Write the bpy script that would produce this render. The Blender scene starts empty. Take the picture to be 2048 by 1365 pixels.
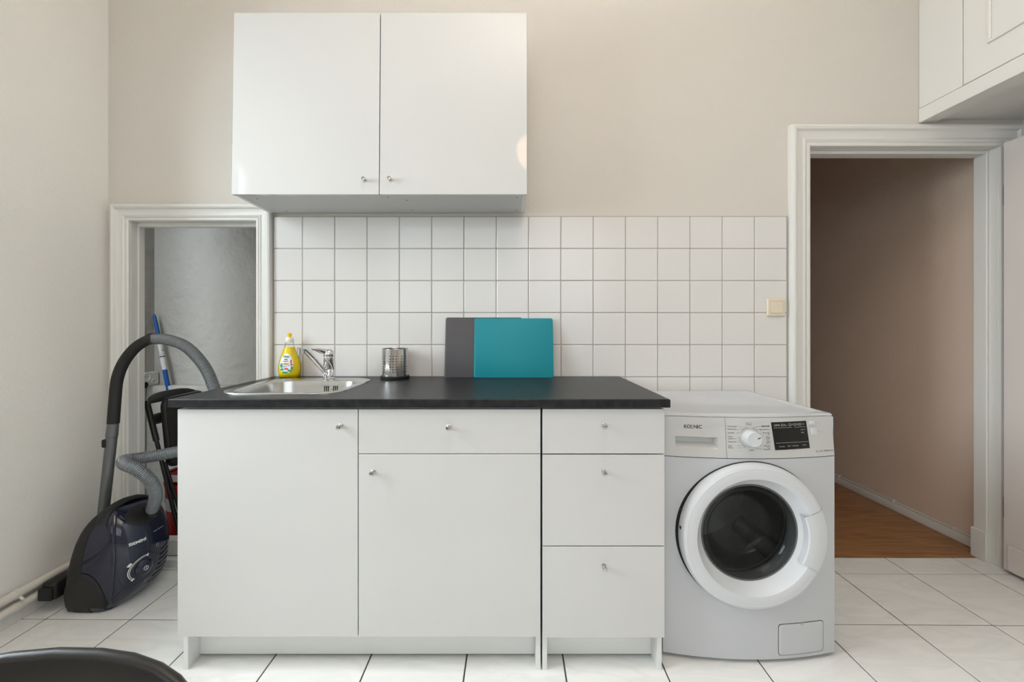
import bpy, bmesh, math, random
from mathutils import Vector, Matrix
random.seed(7)
PI = math.pi
scene = bpy.context.scene
COL = scene.collection

# ------------------------------------------------------------------ camera
F = 850.0                                   # focal length in pixels of the 2048 frame
cam_d = bpy.data.cameras.new('camera'); cam = bpy.data.objects.new('camera', cam_d); COL.objects.link(cam)
CAM = Vector((0.0, -2.02, 1.15))
cam.location = CAM; cam.rotation_euler = (PI/2, 0, 0)
cam_d.sensor_width = 36.0; cam_d.lens = F/2048*36.0
cam_d.shift_x = (1024-1015)/2048; cam_d.shift_y = -(682.5-652)/2048
cam_d.clip_start = 0.02
scene.camera = cam

# ------------------------------------------------------------------ world and light
world = bpy.data.worlds.new('overcast_sky'); scene.world = world; world.use_nodes = True
bg = world.node_tree.nodes['Background']; bg.inputs['Color'].default_value = (0.80, 0.90, 1.0, 1); bg.inputs['Strength'].default_value = 0.8

def area(name, loc, rot, sx, sy, power, color):
    d = bpy.data.lights.new(name, 'AREA'); d.shape = 'RECTANGLE'; d.size = sx; d.size_y = sy
    d.energy = power; d.color = color
    o = bpy.data.objects.new(name, d); COL.objects.link(o); o.location = loc; o.rotation_euler = rot
    return o
# daylight entering by the tall window in the left wall, plus fill light added behind the rear wall opening
area('daylight_side_window', (-2.62, -1.16, 2.05), (0, -PI/2+math.radians(36), 0), 2.2, 1.5, 172, (0.86, 0.935, 1.0))
area('rear_fill_light', (-.15, -4.30, 2.25), (PI/2-math.radians(32), 0, 0), 3.6, 2.2, 37, (0.98, 0.99, 1.0))
scene.view_settings.view_transform = 'Standard'; scene.view_settings.look = 'None'
scene.view_settings.gamma = 1.0; scene.view_settings.use_curve_mapping = False
scene.view_settings.exposure = 0.05

# ------------------------------------------------------------------ helpers
def lin(c):
    return tuple(x/12.92 if x <= 0.04045 else ((x+0.055)/1.055)**2.4 for x in c)

MATS = {}
def mat(name, rgb, rough=0.5, metal=0.0, bump=None, vary=None, coat=0.0, trans=0.0, ior=1.45, spec=0.5, stretch=None):
    """procedural principled material; bump=(scale, strength), vary=(scale, second rgb, low, high)"""
    m = bpy.data.materials.new(name); m.use_nodes = True; nt = m.node_tree; b = nt.nodes['Principled BSDF']
    c = lin([v/255 for v in rgb]) + (1,)
    b.inputs['Base Color'].default_value = c
    b.inputs['Roughness'].default_value = rough; b.inputs['Metallic'].default_value = metal
    b.inputs['Coat Weight'].default_value = coat; b.inputs['Coat Roughness'].default_value = 0.03
    b.inputs['Transmission Weight'].default_value = trans; b.inputs['IOR'].default_value = ior
    b.inputs['Specular IOR Level'].default_value = spec
    tc = nt.nodes.new('ShaderNodeTexCoord'); src = tc.outputs['Object']
    if stretch:
        mp = nt.nodes.new('ShaderNodeMapping'); mp.inputs['Scale'].default_value = stretch
        nt.links.new(src, mp.inputs['Vector']); src = mp.outputs['Vector']
    if vary:
        n = nt.nodes.new('ShaderNodeTexNoise'); n.inputs['Scale'].default_value = vary[0]; n.inputs['Detail'].default_value = 6
        r = nt.nodes.new('ShaderNodeValToRGB'); r.color_ramp.elements[0].position = vary[2]; r.color_ramp.elements[1].position = vary[3]
        r.color_ramp.elements[0].color = c; r.color_ramp.elements[1].color = lin([v/255 for v in vary[1]]) + (1,)
        nt.links.new(src, n.inputs['Vector']); nt.links.new(n.outputs['Fac'], r.inputs['Fac']); nt.links.new(r.outputs['Color'], b.inputs['Base Color'])
    if bump:
        n = nt.nodes.new('ShaderNodeTexNoise'); n.inputs['Scale'].default_value = bump[0]; n.inputs['Detail'].default_value = 3
        bp = nt.nodes.new('ShaderNodeBump'); bp.inputs['Strength'].default_value = bump[1]; bp.inputs['Distance'].default_value = bump[2] if len(bump) > 2 else 0.004
        nt.links.new(src, n.inputs['Vector']); nt.links.new(n.outputs['Fac'], bp.inputs['Height']); nt.links.new(bp.outputs['Normal'], b.inputs['Normal'])
    MATS[name] = m
    return m

def glassy(name, tint, amount=0.12, rough=0.02):
    """thin clear sheet: transparent with a fresnel gloss"""
    m = bpy.data.materials.new(name); m.use_nodes = True; nt = m.node_tree; nt.nodes.clear()
    out = nt.nodes.new('ShaderNodeOutputMaterial'); mix = nt.nodes.new('ShaderNodeMixShader')
    tr = nt.nodes.new('ShaderNodeBsdfTransparent'); tr.inputs['Color'].default_value = tuple(tint)+(1,)
    gl = nt.nodes.new('ShaderNodeBsdfGlossy'); gl.inputs['Roughness'].default_value = rough
    lw = nt.nodes.new('ShaderNodeLayerWeight'); lw.inputs['Blend'].default_value = amount
    nt.links.new(lw.outputs['Fresnel'], mix.inputs['Fac']); nt.links.new(tr.outputs[0], mix.inputs[1]); nt.links.new(gl.outputs[0], mix.inputs[2])
    nt.links.new(mix.outputs[0], out.inputs['Surface']); MATS[name] = m
    return m

def marble(name):
    m = mat(name, (226, 222, 214), 0.16, spec=0.5); nt = m.node_tree; b = nt.nodes['Principled BSDF']
    g = nt.nodes.new('ShaderNodeNewGeometry'); oi = nt.nodes.new('ShaderNodeObjectInfo')
    add = nt.nodes.new('ShaderNodeVectorMath'); add.operation = 'ADD'
    sc = nt.nodes.new('ShaderNodeVectorMath'); sc.operation = 'SCALE'; sc.inputs['Scale'].default_value = 9.0
    cmb = nt.nodes.new('ShaderNodeCombineXYZ')
    nt.links.new(oi.outputs['Random'], cmb.inputs[0]); nt.links.new(oi.outputs['Random'], cmb.inputs[1]); nt.links.new(cmb.outputs[0], sc.inputs[0])
    nt.links.new(g.outputs['Position'], add.inputs[0]); nt.links.new(sc.outputs[0], add.inputs[1])
    mp = nt.nodes.new('ShaderNodeMapping'); mp.inputs['Rotation'].default_value = (0, 0, 0.7); mp.inputs['Scale'].default_value = (1.2, 3.6, 1)
    nt.links.new(add.outputs[0], mp.inputs['Vector'])
    n = nt.nodes.new('ShaderNodeTexNoise'); n.inputs['Scale'].default_value = 2.6; n.inputs['Detail'].default_value = 7; n.inputs['Distortion'].default_value = 1.3
    nt.links.new(mp.outputs[0], n.inputs['Vector'])
    r = nt.nodes.new('ShaderNodeValToRGB'); e = r.color_ramp.elements
    e[0].position = 0.40; e[0].color = lin((.958, .950, .935))+(1,)
    e[1].position = 0.62; e[1].color = lin((.962, .955, .942))+(1,)
    v = r.color_ramp.elements.new(0.51); v.color = lin((.932, .927, .915))+(1,)
    nt.links.new(n.outputs['Fac'], r.inputs['Fac']); nt.links.new(r.outputs['Color'], b.inputs['Base Color'])
    return m

def woodfloor(name):
    m = mat(name, (150, 100, 62), 0.32); nt = m.node_tree; b = nt.nodes['Principled BSDF']
    tc = nt.nodes.new('ShaderNodeTexCoord'); mp = nt.nodes.new('ShaderNodeMapping'); mp.inputs['Scale'].default_value = (2.2, 26, 1)
    nt.links.new(tc.outputs['Object'], mp.inputs['Vector'])
    n = nt.nodes.new('ShaderNodeTexNoise'); n.inputs['Scale'].default_value = 2.0; n.inputs['Detail'].default_value = 8; n.inputs['Distortion'].default_value = 0.6
    nt.links.new(mp.outputs[0], n.inputs['Vector'])
    r = nt.nodes.new('ShaderNodeValToRGB'); r.color_ramp.elements[0].position = .3; r.color_ramp.elements[1].position = .7
    r.color_ramp.elements[0].color = lin((.53, .36, .215))+(1,); r.color_ramp.elements[1].color = lin((.69, .50, .325))+(1,)
    nt.links.new(n.outputs['Fac'], r.inputs['Fac']); nt.links.new(r.outputs['Color'], b.inputs['Base Color'])
    return m

WALLL = mat('wall_paint_lit_tone', (238, 235, 229), 0.9, bump=(120, 0.4, 0.005))  # wall paint lightened to make up for light missing on the left wall
WALL = mat('wall_paint', (214, 208, 200), 0.9, bump=(130, 0.35))
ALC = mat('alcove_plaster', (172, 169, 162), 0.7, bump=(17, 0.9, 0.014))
CORR = mat('corridor_paint', (232, 210, 192), 0.9, bump=(130, 0.4))
CEIL = mat('ceiling_paint', (236, 233, 226), 0.9, bump=(60, 0.1))
LACQ = mat('white_lacquer', (226, 224, 219), 0.30, bump=(25, 0.02))
DOORP = mat('door_paint', (224, 216, 211), 0.38, bump=(30, 0.06))
TILE = mat('wall_tile_glaze', (223, 220, 217), 0.14, bump=(9, 0.008))
GROUT = mat('tile_grout', (176, 170, 162), 0.95, bump=(200, 0.2))
FGROUT = mat('floor_grout', (88, 82, 74), 0.95, bump=(200, 0.2))
MARB = marble('floor_tile_marble')
WOOD = woodfloor('corridor_wood')
GLOSS = mat('white_gloss_front', (209, 208, 206), 0.05, coat=0.1)
CARC = mat('white_melamine', (232, 233, 231), 0.45, bump=(300, 0.03))
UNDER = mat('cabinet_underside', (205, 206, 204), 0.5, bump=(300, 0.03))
WORK = mat('worktop_laminate', (37, 37, 39), 0.33, bump=(420, 0.10), vary=(38, (51, 51, 52), 0.35, 0.7), spec=0.13)
STEEL = mat('brushed_steel', (196, 195, 192), 0.24, 1.0, bump=(60, 0.03), stretch=(1, 14, 14))
CHROME = mat('chrome', (222, 222, 224), 0.06, 1.0)
KNOBM = mat('knob_nickel', (196, 194, 190), 0.16, 1.0)
HOLDER = mat('polished_steel', (205, 203, 200), 0.13, 1.0)
BLACKP = mat('black_plastic', (30, 29, 28), 0.5, bump=(350, 0.08))
CHAIRP = mat('chair_black_plastic', (34, 32, 31), 0.36, bump=(500, 0.06))
CHAIRT = mat('chair_black_tube', (30, 29, 28), 0.3)
TEAL = mat('teal_board_plastic', (0, 134, 147), 0.5, bump=(260, 0.05))
GREYB = mat('grey_board_plastic', (80, 77, 80), 0.5, bump=(260, 0.08))
WMW = mat('washer_enamel', (200, 202, 206), 0.22, coat=0.15)
WMP = mat('washer_panel_plastic', (203, 203, 202), 0.30)
WMD = mat('washer_door_plastic', (214, 216, 220), 0.26)
DARKGAP = mat('dark_gap', (42, 41, 40), 0.8)
DISPLAY = mat('display_black', (16, 16, 17), 0.10)
INK = mat('print_dark_grey', (52, 52, 52), 0.6)
INKL = mat('print_light_grey', (172, 172, 168), 0.6)
INKW = mat('print_white', (226, 226, 222), 0.6)
INKR = mat('print_red', (176, 40, 36), 0.6)
RUBBER = mat('gasket_rubber', (96, 97, 98), 0.55)
DRUM = mat('drum_steel', (172, 170, 165), 0.40, 0.6, bump=(90, 0.4))
WGLASS = glassy('washer_door_glass', (0.74, 0.76, 0.76), 0.20, 0.03)
PANE = glassy('window_glass', (0.97, 0.985, 0.98), 0.08, 0.0)
CREAM = mat('switch_cream', (226, 212, 190), 0.35)
VACN = mat('vacuum_navy_gloss', (25, 29, 50), 0.14, coat=0.5)
VACB = mat('vacuum_black_matte', (33, 32, 31), 0.55, bump=(400, 0.08))
TUBEG = mat('vacuum_tube_grey', (112, 114, 115), 0.32, 0.5)
HOSE = mat('vacuum_hose_grey', (118, 121, 124), 0.3, 0.35)
BLUE = mat('broom_blue', (14, 78, 146), 0.4)
RED = mat('bucket_red', (176, 22, 26), 0.45)
LABELW = mat('bucket_label', (206, 206, 204), 0.6, vary=(30, (150, 152, 160), 0.55, 0.7))
PIPE = mat('pipe_paint', (222, 216, 206), 0.35, bump=(40, 0.05))
SOCKET = mat('socket_white', (226, 226, 222), 0.4)
YELLOW = mat('detergent_yellow', (238, 208, 4), 0.25)
YCAP = mat('cap_yellow', (246, 200, 8), 0.35)
CAPW = mat('cap_white', (232, 231, 224), 0.35)
CLEAR = glassy('bottle_clear', (0.97, 0.98, 0.95), 0.12, 0.05)
LABEL = mat('bottle_label', (226, 236, 236), 0.4, vary=(36, (196, 220, 222), 0.45, 0.65))
GREEN = mat('print_green', (52, 148, 100), 0.5)
ORANGE = mat('print_orange', (226, 110, 40), 0.5)
PINK = mat('print_pink', (206, 70, 92), 0.5)
CYAN = mat('print_cyan', (70, 150, 190), 0.5)
SHADE = mat('paper_shade', (240, 214, 186), 0.8)
SHADE.node_tree.nodes['Principled BSDF'].inputs['Emission Color'].default_value = (1, .60, .36, 1)
SHADE.node_tree.nodes['Principled BSDF'].inputs['Emission Strength'].default_value = 7.0   # the lit shade glows
BRASS = mat('hinge_metal', (150, 140, 120), 0.4, 0.8)

def root_offset(p):
    v = Vector((0, 0, 0))
    while p: v += p.location; p = p.parent
    return v

def finish(name, bm, material, parent=None, smooth=True, angle=32):
    """links a bmesh given in world coordinates as one mesh object (a part when parent is given)"""
    bmesh.ops.recalc_face_normals(bm, faces=bm.faces[:])
    if parent: bmesh.ops.translate(bm, verts=bm.verts[:], vec=-root_offset(parent))
    me = bpy.data.meshes.new(name); bm.to_mesh(me); bm.free()
    o = bpy.data.objects.new(name, me); COL.objects.link(o)
    if material: me.materials.append(material)
    if smooth:
        me.polygons.foreach_set('use_smooth', [True]*len(me.polygons))
        me.set_sharp_from_angle(angle=math.radians(angle))
    if parent: o.parent = parent
    return o

def thing(name, label, cat, loc=(0, 0, 0), group=None):
    o = bpy.data.objects.new(name, None); COL.objects.link(o); o.location = loc; o.empty_display_size = 0.05
    return tag(o, label, cat, group)
def tag(o, label, cat, group=None):
    o['label'] = label; o['category'] = cat
    if group: o['group'] = group
    return o
def struct(o, label=None):
    o['kind'] = 'structure'
    if label: o['label'] = label
    return o

def NB(): return bmesh.new()
def box(bm, x0, x1, y0, y1, z0, z1, bev=0.0, seg=1):
    vs = [bm.verts.new((x, y, z)) for z in (z0, z1) for y in (y0, y1) for x in (x0, x1)]
    fs = [bm.faces.new([vs[i] for i in q]) for q in ((0, 2, 3, 1), (4, 5, 7, 6), (0, 1, 5, 4), (2, 6, 7, 3), (0, 4, 6, 2), (1, 3, 7, 5))]
    if bev > 0:
        es = list({e for f in fs for e in f.edges})
        bmesh.ops.bevel(bm, geom=es, offset=bev, segments=seg, affect='EDGES', profile=0.5)
    return bm
def bx(x0, x1, y0, y1, z0, z1, bev=0.0, seg=1): return box(NB(), x0, x1, y0, y1, z0, z1, bev, seg)

def loft(bm, rings, closed=True, cap0=True, cap1=True):
    R = [[bm.verts.new(p) for p in r] for r in rings]
    n = len(R[0])
    for a, b in zip(R[:-1], R[1:]):
        for i in range(n if closed else n-1):
            j = (i+1) % n
            bm.faces.new((a[i], a[j], b[j], b[i]))
    if cap0: bm.faces.new(R[0][::-1])
    if cap1: bm.faces.new(R[-1])
    return bm

def axes(d):
    d = Vector(d).normalized(); u = d.cross(Vector((0, 0, 1)))
    if u.length < 1e-4: u = Vector((1, 0, 0))
    u.normalize(); return d, u, d.cross(u).normalized()
def lathe(bm, prof, origin=(0, 0, 0), axis=(0, 0, 1), n=24, cap0=True, cap1=True):
    """prof = [(radius, distance along axis)]"""
    d, u, v = axes(axis); o = Vector(origin)
    return loft(bm, [[o+d*h+(u*math.cos(2*PI*i/n)+v*math.sin(2*PI*i/n))*max(r, 1e-5) for i in range(n)] for r, h in prof], True, cap0, cap1)
def catmull(pts, per=12):
    P = [Vector(p) for p in pts]; P = [2*P[0]-P[1]]+P+[2*P[-1]-P[-2]]; out = []
    for i in range(1, len(P)-2):
        for k in range(per):
            t = k/per; a, b, c, d = P[i-1:i+3]
            out.append(0.5*((2*b)+(c-a)*t+(2*a-5*b+4*c-d)*t*t+(-a+3*b-3*c+d)*t**3))
    return out+[P[-2]]
def resample(path, step):
    out = [path[0]]; acc = 0
    for a, b in zip(path[:-1], path[1:]):
        L = (b-a).length; t = step-acc
        while t <= L:
            out.append(a+(b-a)*(t/L)); t += step
        acc = (acc+L) % step
    return out
def sweep(bm, path, rad, n=12, cap=True):
    """tube along path; rad is a number or a function of the index"""
    rings = []; prev = None
    for i, p in enumerate(path):
        t = (path[min(i+1, len(path)-1)]-path[max(i-1, 0)]).normalized()
        if prev is None: u = axes(t)[1]
        else: u = (prev-t*prev.dot(t)).normalized()
        prev = u; v = t.cross(u); r = rad(i) if callable(rad) else rad
        rings.append([p+(u*math.cos(2*PI*k/n)+v*math.sin(2*PI*k/n))*r for k in range(n)])
    return loft(bm, rings, True, cap, cap)
def rod(bm, a, b, r, n=12): return sweep(bm, [Vector(a), Vector(b)], r, n)
def rrect(cx, cy, hx, hy, r, seg=6):
    pts = []
    for sx, sy, a0 in ((1, 1, 0), (-1, 1, PI/2), (-1, -1, PI), (1, -1, 3*PI/2)):
        for k in range(seg+1):
            a = a0+PI/2*k/seg; pts.append((cx+sx*(hx-r)+r*math.cos(a), cy+sy*(hy-r)+r*math.sin(a)))
    return pts
def interp(tab, z):
    """smooth interpolation in [(z, value)]"""
    if z <= tab[0][0]: return tab[0][1]
    for i, ((z0, a), (z1, b)) in enumerate(zip(tab[:-1], tab[1:])):
        if z <= z1:
            t = (z-z0)/(z1-z0)
            m0 = (b-tab[i-1][1])/(z1-tab[i-1][0])*(z1-z0) if i > 0 else b-a
            m1 = (tab[i+2][1]-a)/(tab[i+2][0]-z0)*(z1-z0) if i+2 < len(tab) else b-a
            return (2*t**3-3*t*t+1)*a+(t**3-2*t*t+t)*m0+(-2*t**3+3*t*t)*b+(t**3-t*t)*m1
    return tab[-1][1]
def text_bm(body, size, align='CENTER', bold=0.0, fn=None, shear=0.0):
    """flat lettering; fn maps (x, y) of the text plane to a point in the scene"""
    c = bpy.data.curves.new('lettering', 'FONT'); c.body = body; c.size = size; c.align_x = align; c.align_y = 'CENTER'
    c.offset = bold; c.shear = shear; c.resolution_u = 3; c.fill_mode = 'FRONT'
    o = bpy.data.objects.new('lettering', c); COL.objects.link(o)
    dg = bpy.context.evaluated_depsgraph_get(); me = bpy.data.meshes.new_from_object(o.evaluated_get(dg))
    bm = NB(); bm.from_mesh(me)
    bpy.data.objects.remove(o); bpy.data.curves.remove(c); bpy.data.meshes.remove(me)
    if fn:
        for v in bm.verts: v.co = Vector(fn(v.co.x, v.co.y))
    return bm
def join(bms):
    out = NB()
    for b in bms:
        me = bpy.data.meshes.new('t'); b.to_mesh(me); b.free(); out.from_mesh(me); bpy.data.meshes.remove(me)
    return out
def P(px, py, D):
    """a place in the room from its bearing and its distance from the viewpoint"""
    return Vector(((px-1015)/F*D, CAM.y+D, 1.15-(py-652)/F*D))

# ------------------------------------------------------------------ room shell
XL, XR, YR, ZC = -1.905, 2.46, -3.60, 3.45
WY = 0.008                                          # face of the back wall; its tiles come to Y = 0
AX0, AX1, AZ = -1.797, -1.193, 1.649                # alcove opening
DX0, DX1, DZ = 1.437, 2.340, 2.003                  # doorway
bm = NB()
OA, OD = .028, .038                                 # the lining sits in a slightly larger hole
box(bm, XL-.1, AX0-OA, WY, .10, 0, AZ+OA); box(bm, AX1+OA, DX0-OD, WY, .10, 0, AZ+OA)
box(bm, XL-.1, DX0-OD, WY, .10, AZ+OA, ZC); box(bm, DX1+OD, XR+.1, WY, .10, 0, ZC); box(bm, DX0-OD, DX1+OD, WY, .10, DZ+OD, ZC)
wall_back = struct(finish('wall_back', bm, WALL, smooth=False))
bm = NB()
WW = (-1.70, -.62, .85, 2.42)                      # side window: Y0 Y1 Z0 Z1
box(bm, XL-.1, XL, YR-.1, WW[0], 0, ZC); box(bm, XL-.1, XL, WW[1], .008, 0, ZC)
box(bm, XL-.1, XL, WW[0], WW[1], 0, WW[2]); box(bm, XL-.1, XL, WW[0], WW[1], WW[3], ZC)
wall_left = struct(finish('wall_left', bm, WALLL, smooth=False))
wall_right = struct(finish('wall_right', bx(XR, XR+.1, YR-.1, .008, 0, ZC), WALL, smooth=False))
bm = NB()
WB = (-1.62, 1.32, .95, 2.72)
box(bm, XL-.1, WB[0], YR-.1, YR, 0, ZC); box(bm, WB[1], XR+.1, YR-.1, YR, 0, ZC)
box(bm, WB[0], WB[1], YR-.1, YR, 0, WB[2]); box(bm, WB[0], WB[1], YR-.1, YR, WB[3], ZC)
wall_rear = struct(finish('wall_rear', bm, WALL, smooth=False))
ceiling = struct(finish('ceiling', bx(XL-.1, XR+.1, YR-.1, .1, ZC, ZC+.1), CEIL, smooth=False))

def window(name, along, lo, hi, z0, z1, at):
    """wooden casement: along = 'y' in the side wall, 'x' in the rear wall"""
    def bb(bm, a0, a1, d0, d1, c0, c1):
        return box(bm, at+d0, at+d1, a0, a1, c0, c1, .004) if along == 'y' else box(bm, a0, a1, at+d0, at+d1, c0, c1, .004)
    bm = NB(); w = .06
    bb(bm, lo, lo+w, -.06, 0, z0, z1); bb(bm, hi-w, hi, -.06, 0, z0, z1); bb(bm, lo+w, hi-w, -.06, 0, z0, z0+w); bb(bm, lo+w, hi-w, -.06, 0, z1-w, z1)
    nb = max(2, round((hi-lo)/.9)); ms = [lo+(hi-lo)*k/nb for k in range(1, nb)]
    for m_ in ms: bb(bm, m_-.03, m_+.03, -.06, .005, z0+w, z1-w)
    fr = struct(finish(name, bm, LACQ))
    ed = [lo+w-.03]+ms+[hi-w+.03]
    for a, b in [(p+.03, q-.03) for p, q in zip(ed[:-1], ed[1:])]:
        finish('pane', bb(NB(), a, b, -.034, -.030, z0+w, z1-w), PANE, fr, smooth=False)
    finish('window_sill', bb(NB(), lo-.04, hi+.04, .002, .12, z0-.035, z0-.002), LACQ, fr)
    return fr
window('window_1', 'y', WW[0], WW[1], WW[2], WW[3], XL-.005)
window('rear_fill_window', 'x', WB[0], WB[1], WB[2], WB[3], YR-.005)  # unseen window, added only to let in the rear fill light

# floor of square marble-look tiles, laid a touch askew
floor = struct(finish('floor', bx(XL-.1, XR+.1, YR-.1, .088, -.08, -.003), FGROUT, smooth=False))
ANG = math.radians(-0.55); PX, PY = .334, .338
R2 = Matrix.Rotation(ANG, 2); OX, OY = 1.530, -.385
def clip(poly, f):
    out = []
    for i, a in enumerate(poly):
        b = poly[(i+1) % len(poly)]; fa, fb = f(a), f(b)
        if fa >= 0: out.append(a)
        if (fa >= 0) != (fb >= 0):
            t = fa/(fa-fb); out.append((a[0]+(b[0]-a[0])*t, a[1]+(b[1]-a[1])*t))
    return out
def tile_prism(poly, z0, z1, bev):
    bm = NB(); cx = sum(p[0] for p in poly)/len(poly); cy = sum(p[1] for p in poly)/len(poly)
    ins = [(p[0]+(cx-p[0])*bev/.16, p[1]+(cy-p[1])*bev/.16) for p in poly]
    loft(bm, [[(x, y, z0) for x, y in poly], [(x, y, z1-bev*.7) for x, y in poly], [(x, y, z1) for x, y in ins]])
    return bm, cx, cy
full_tile = None
for i in range(-11, 4):
    for j in range(-10, 3):
        g = .0026
        c = [(OX+(i+a)*PX+(g if a == 0 else -g), OY+(j+b)*PY+(g if b == 0 else -g)) for a, b in ((0, 0), (1, 0), (1, 1), (0, 1))]
        q = [tuple(R2 @ (Vector(p)-Vector((OX, OY)))+Vector((OX, OY))) for p in c]
        mx = sum(p[0] for p in q)/4
        ymax = .084 if 1.36 < mx < 2.42 else WY
        r = clip(clip(clip(clip(q, lambda p: p[0]-XL), lambda p: XR-p[0]), lambda p: p[1]-YR), lambda p: ymax-p[1])
        if len(r) < 3: continue
        area2 = abs(sum(r[k][0]*r[(k+1) % len(r)][1]-r[(k+1) % len(r)][0]*r[k][1] for k in range(len(r))))/2
        if area2 < .0006: continue
        whole = len(r) == 4 and area2 > PX*PY*.965
        if whole and full_tile:
            o = bpy.data.objects.new('floor_tile', full_tile); COL.objects.link(o); o.parent = floor
            o.location = (sum(p[0] for p in r)/4, sum(p[1] for p in r)/4, 0)
        else:
            b, cx, cy = tile_prism(r, -.0075, 0, .0012)
            bmesh.ops.translate(b, verts=b.verts[:], vec=(-cx, -cy, 0))
            o = finish('floor_tile', b, MARB, None, smooth=False); o.parent = floor; o.location = (cx, cy, 0)
            if whole: full_tile = o.data

# glazed wall tiles behind the worktop
finish('grout_bed', bx(-1.113, 1.3325, .0020, WY+.002, .60, 1.672), GROUT, wall_back, smooth=False)
TP = .1535; TX0 = -.974; TZ0 = 1.670; TQ = .1528
def wall_tile(x0, x1, z0, z1, share=None):
    g = .0021
    if share: me = share
    else:
        w, h = (x1-x0)/2-g, (z1-z0)/2-g; b = .0022
        bm = loft(NB(), [[(x, .006, z) for x, z in rrect(0, 0, w, h, .0025, 1)], [(x, b*.6, z) for x, z in rrect(0, 0, w, h, .0025, 1)], [(x, 0, z) for x, z in rrect(0, 0, w-b, h-b, .0022, 1)]])
        o = finish('t', bm, TILE, None, smooth=False); me = o.data; me.name = 'wall_tile'; bpy.data.objects.remove(o)
    o = bpy.data.objects.new('wall_tile', me); COL.objects.link(o); o.parent = wall_back
    o.location = ((x0+x1)/2, random.uniform(-.0003, .0003), (z0+z1)/2)
    o.rotation_euler = (random.gauss(0, .0028), 0, random.gauss(0, .0028))
    return me
sm = sl = None
for r in range(7):
    z1 = TZ0-r*TQ; z0 = z1-TQ
    if r < 5: sl = wall_tile(-1.112, TX0, z0, z1, sl)
    for c in range(15):
        x0 = TX0+c*TP
        if r >= 5 and x0+TP < .44: continue
        sm = wall_tile(x0, x0+TP, z0, z1, sm)

# mouldings around the openings
def casing(name, x0, x1, zt, prof, parent=None):
    bm = NB(); path = lambda d, h: [(x0-d, WY-h, 0), (x0-d, WY-h, zt+d), (x1+d, WY-h, zt+d), (x1+d, WY-h, 0)]
    rows = [[bm.verts.new(p) for p in path(d, h)] for d, h in prof]
    for a, b in zip(rows[:-1], rows[1:]):
        for k in range(3): bm.faces.new((a[k], a[k+1], b[k+1], b[k]))
    return finish(name, bm, LACQ, parent, angle=24)
prof1 = [(.0005, -.003), (.0005, .012), (.006, .015), (.011, .015), (.014, .011), (.018, .016), (.024, .019), (.028, .015), (.034, .015), (.052, .021), (.058, .030), (.066, .033), (.073, .030), (.076, .020), (.077, -.002)]
prof2 = [(d*1.30, h) for d, h in prof1]
trim_1 = struct(casing('trim_1', AX0, AX1, AZ, prof1), 'white moulded frame around the low alcove opening')
bm = NB()
box(bm, AX0-.03, AX0, .004, .055, .0, AZ+.03, .003); box(bm, AX1, AX1+.03, .004, .055, 0, AZ+.03, .003); box(bm, AX0, AX1, .004, .055, AZ, AZ+.03, .003)
finish('jamb', bm, LACQ, trim_1)
bm = NB()
box(bm, AX0-.01, AX0+.006, .045, .080, .0, AZ, .002); box(bm, AX1-.006, AX1+.01, .045, .080, 0, AZ, .002); box(bm, AX0+.006, AX1-.006, .045, .080, AZ-.017, AZ+.01, .002)
finish('door_stop', bm, LACQ, trim_1)
bm = box(NB(), AX0, AX1, .0, .06, 0, .036, .003)
finish('threshold', bm, LACQ, trim_1)
finish('sill_board', bx(AX0, AX1, .03, .075, .040, .118, .004), LACQ, trim_1)
finish('strike_plate', bx(AX0-.001, AX0+.0012, .012, .035, 1.33, 1.42, .0005), LACQ, trim_1)
trim_2 = struct(casing('trim_2', DX0, DX1, DZ, prof2), 'white moulded door frame around the corridor doorway')
bm = NB()
box(bm, DX0-.04, DX0, .004, .10, 0, DZ+.04, .003); box(bm, DX1, DX1+.04, .004, .10, 0, DZ+.04, .003); box(bm, DX0, DX1, .004, .10, DZ, DZ+.04, .003)
finish('jamb', bm, LACQ, trim_2)
bm = NB()
box(bm, DX0, DX0+.012, .045, .105, 0, DZ, .003); box(bm, DX1-.012, DX1, .045, .105, 0, DZ, .003); box(bm, DX0+.012, DX1-.012, .045, .105, DZ-.016, DZ, .003)
finish('door_stop', bm, LACQ, trim_2)
finish('plinth_block', bx(DX1-.02, DX1+.02, .040, .112, .0, .145, .003), LACQ, trim_2)
finish('strike_plate', bx(DX0-.0005, DX0+.0012, .012, .036, 1.08, 1.17, .0005), CAPW, trim_2)

# alcove behind the left opening
ABY, AXL, AXR, ACZ = .55, -2.135, -1.02, 2.10
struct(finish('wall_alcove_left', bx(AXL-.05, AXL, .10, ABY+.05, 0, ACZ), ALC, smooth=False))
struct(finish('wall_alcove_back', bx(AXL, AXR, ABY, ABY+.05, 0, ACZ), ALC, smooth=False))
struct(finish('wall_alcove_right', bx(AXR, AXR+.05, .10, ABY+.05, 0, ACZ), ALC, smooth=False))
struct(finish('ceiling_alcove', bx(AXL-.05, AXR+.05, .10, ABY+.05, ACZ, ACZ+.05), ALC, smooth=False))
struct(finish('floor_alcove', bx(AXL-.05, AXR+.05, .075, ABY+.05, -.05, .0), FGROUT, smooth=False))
struct(finish('trim_3', bx(AXL+.001, AXR-.001, ABY-.06, ABY-.001, 0, .795, .006, 2), ALC), 'low white ledge along the back of the alcove')

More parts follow.
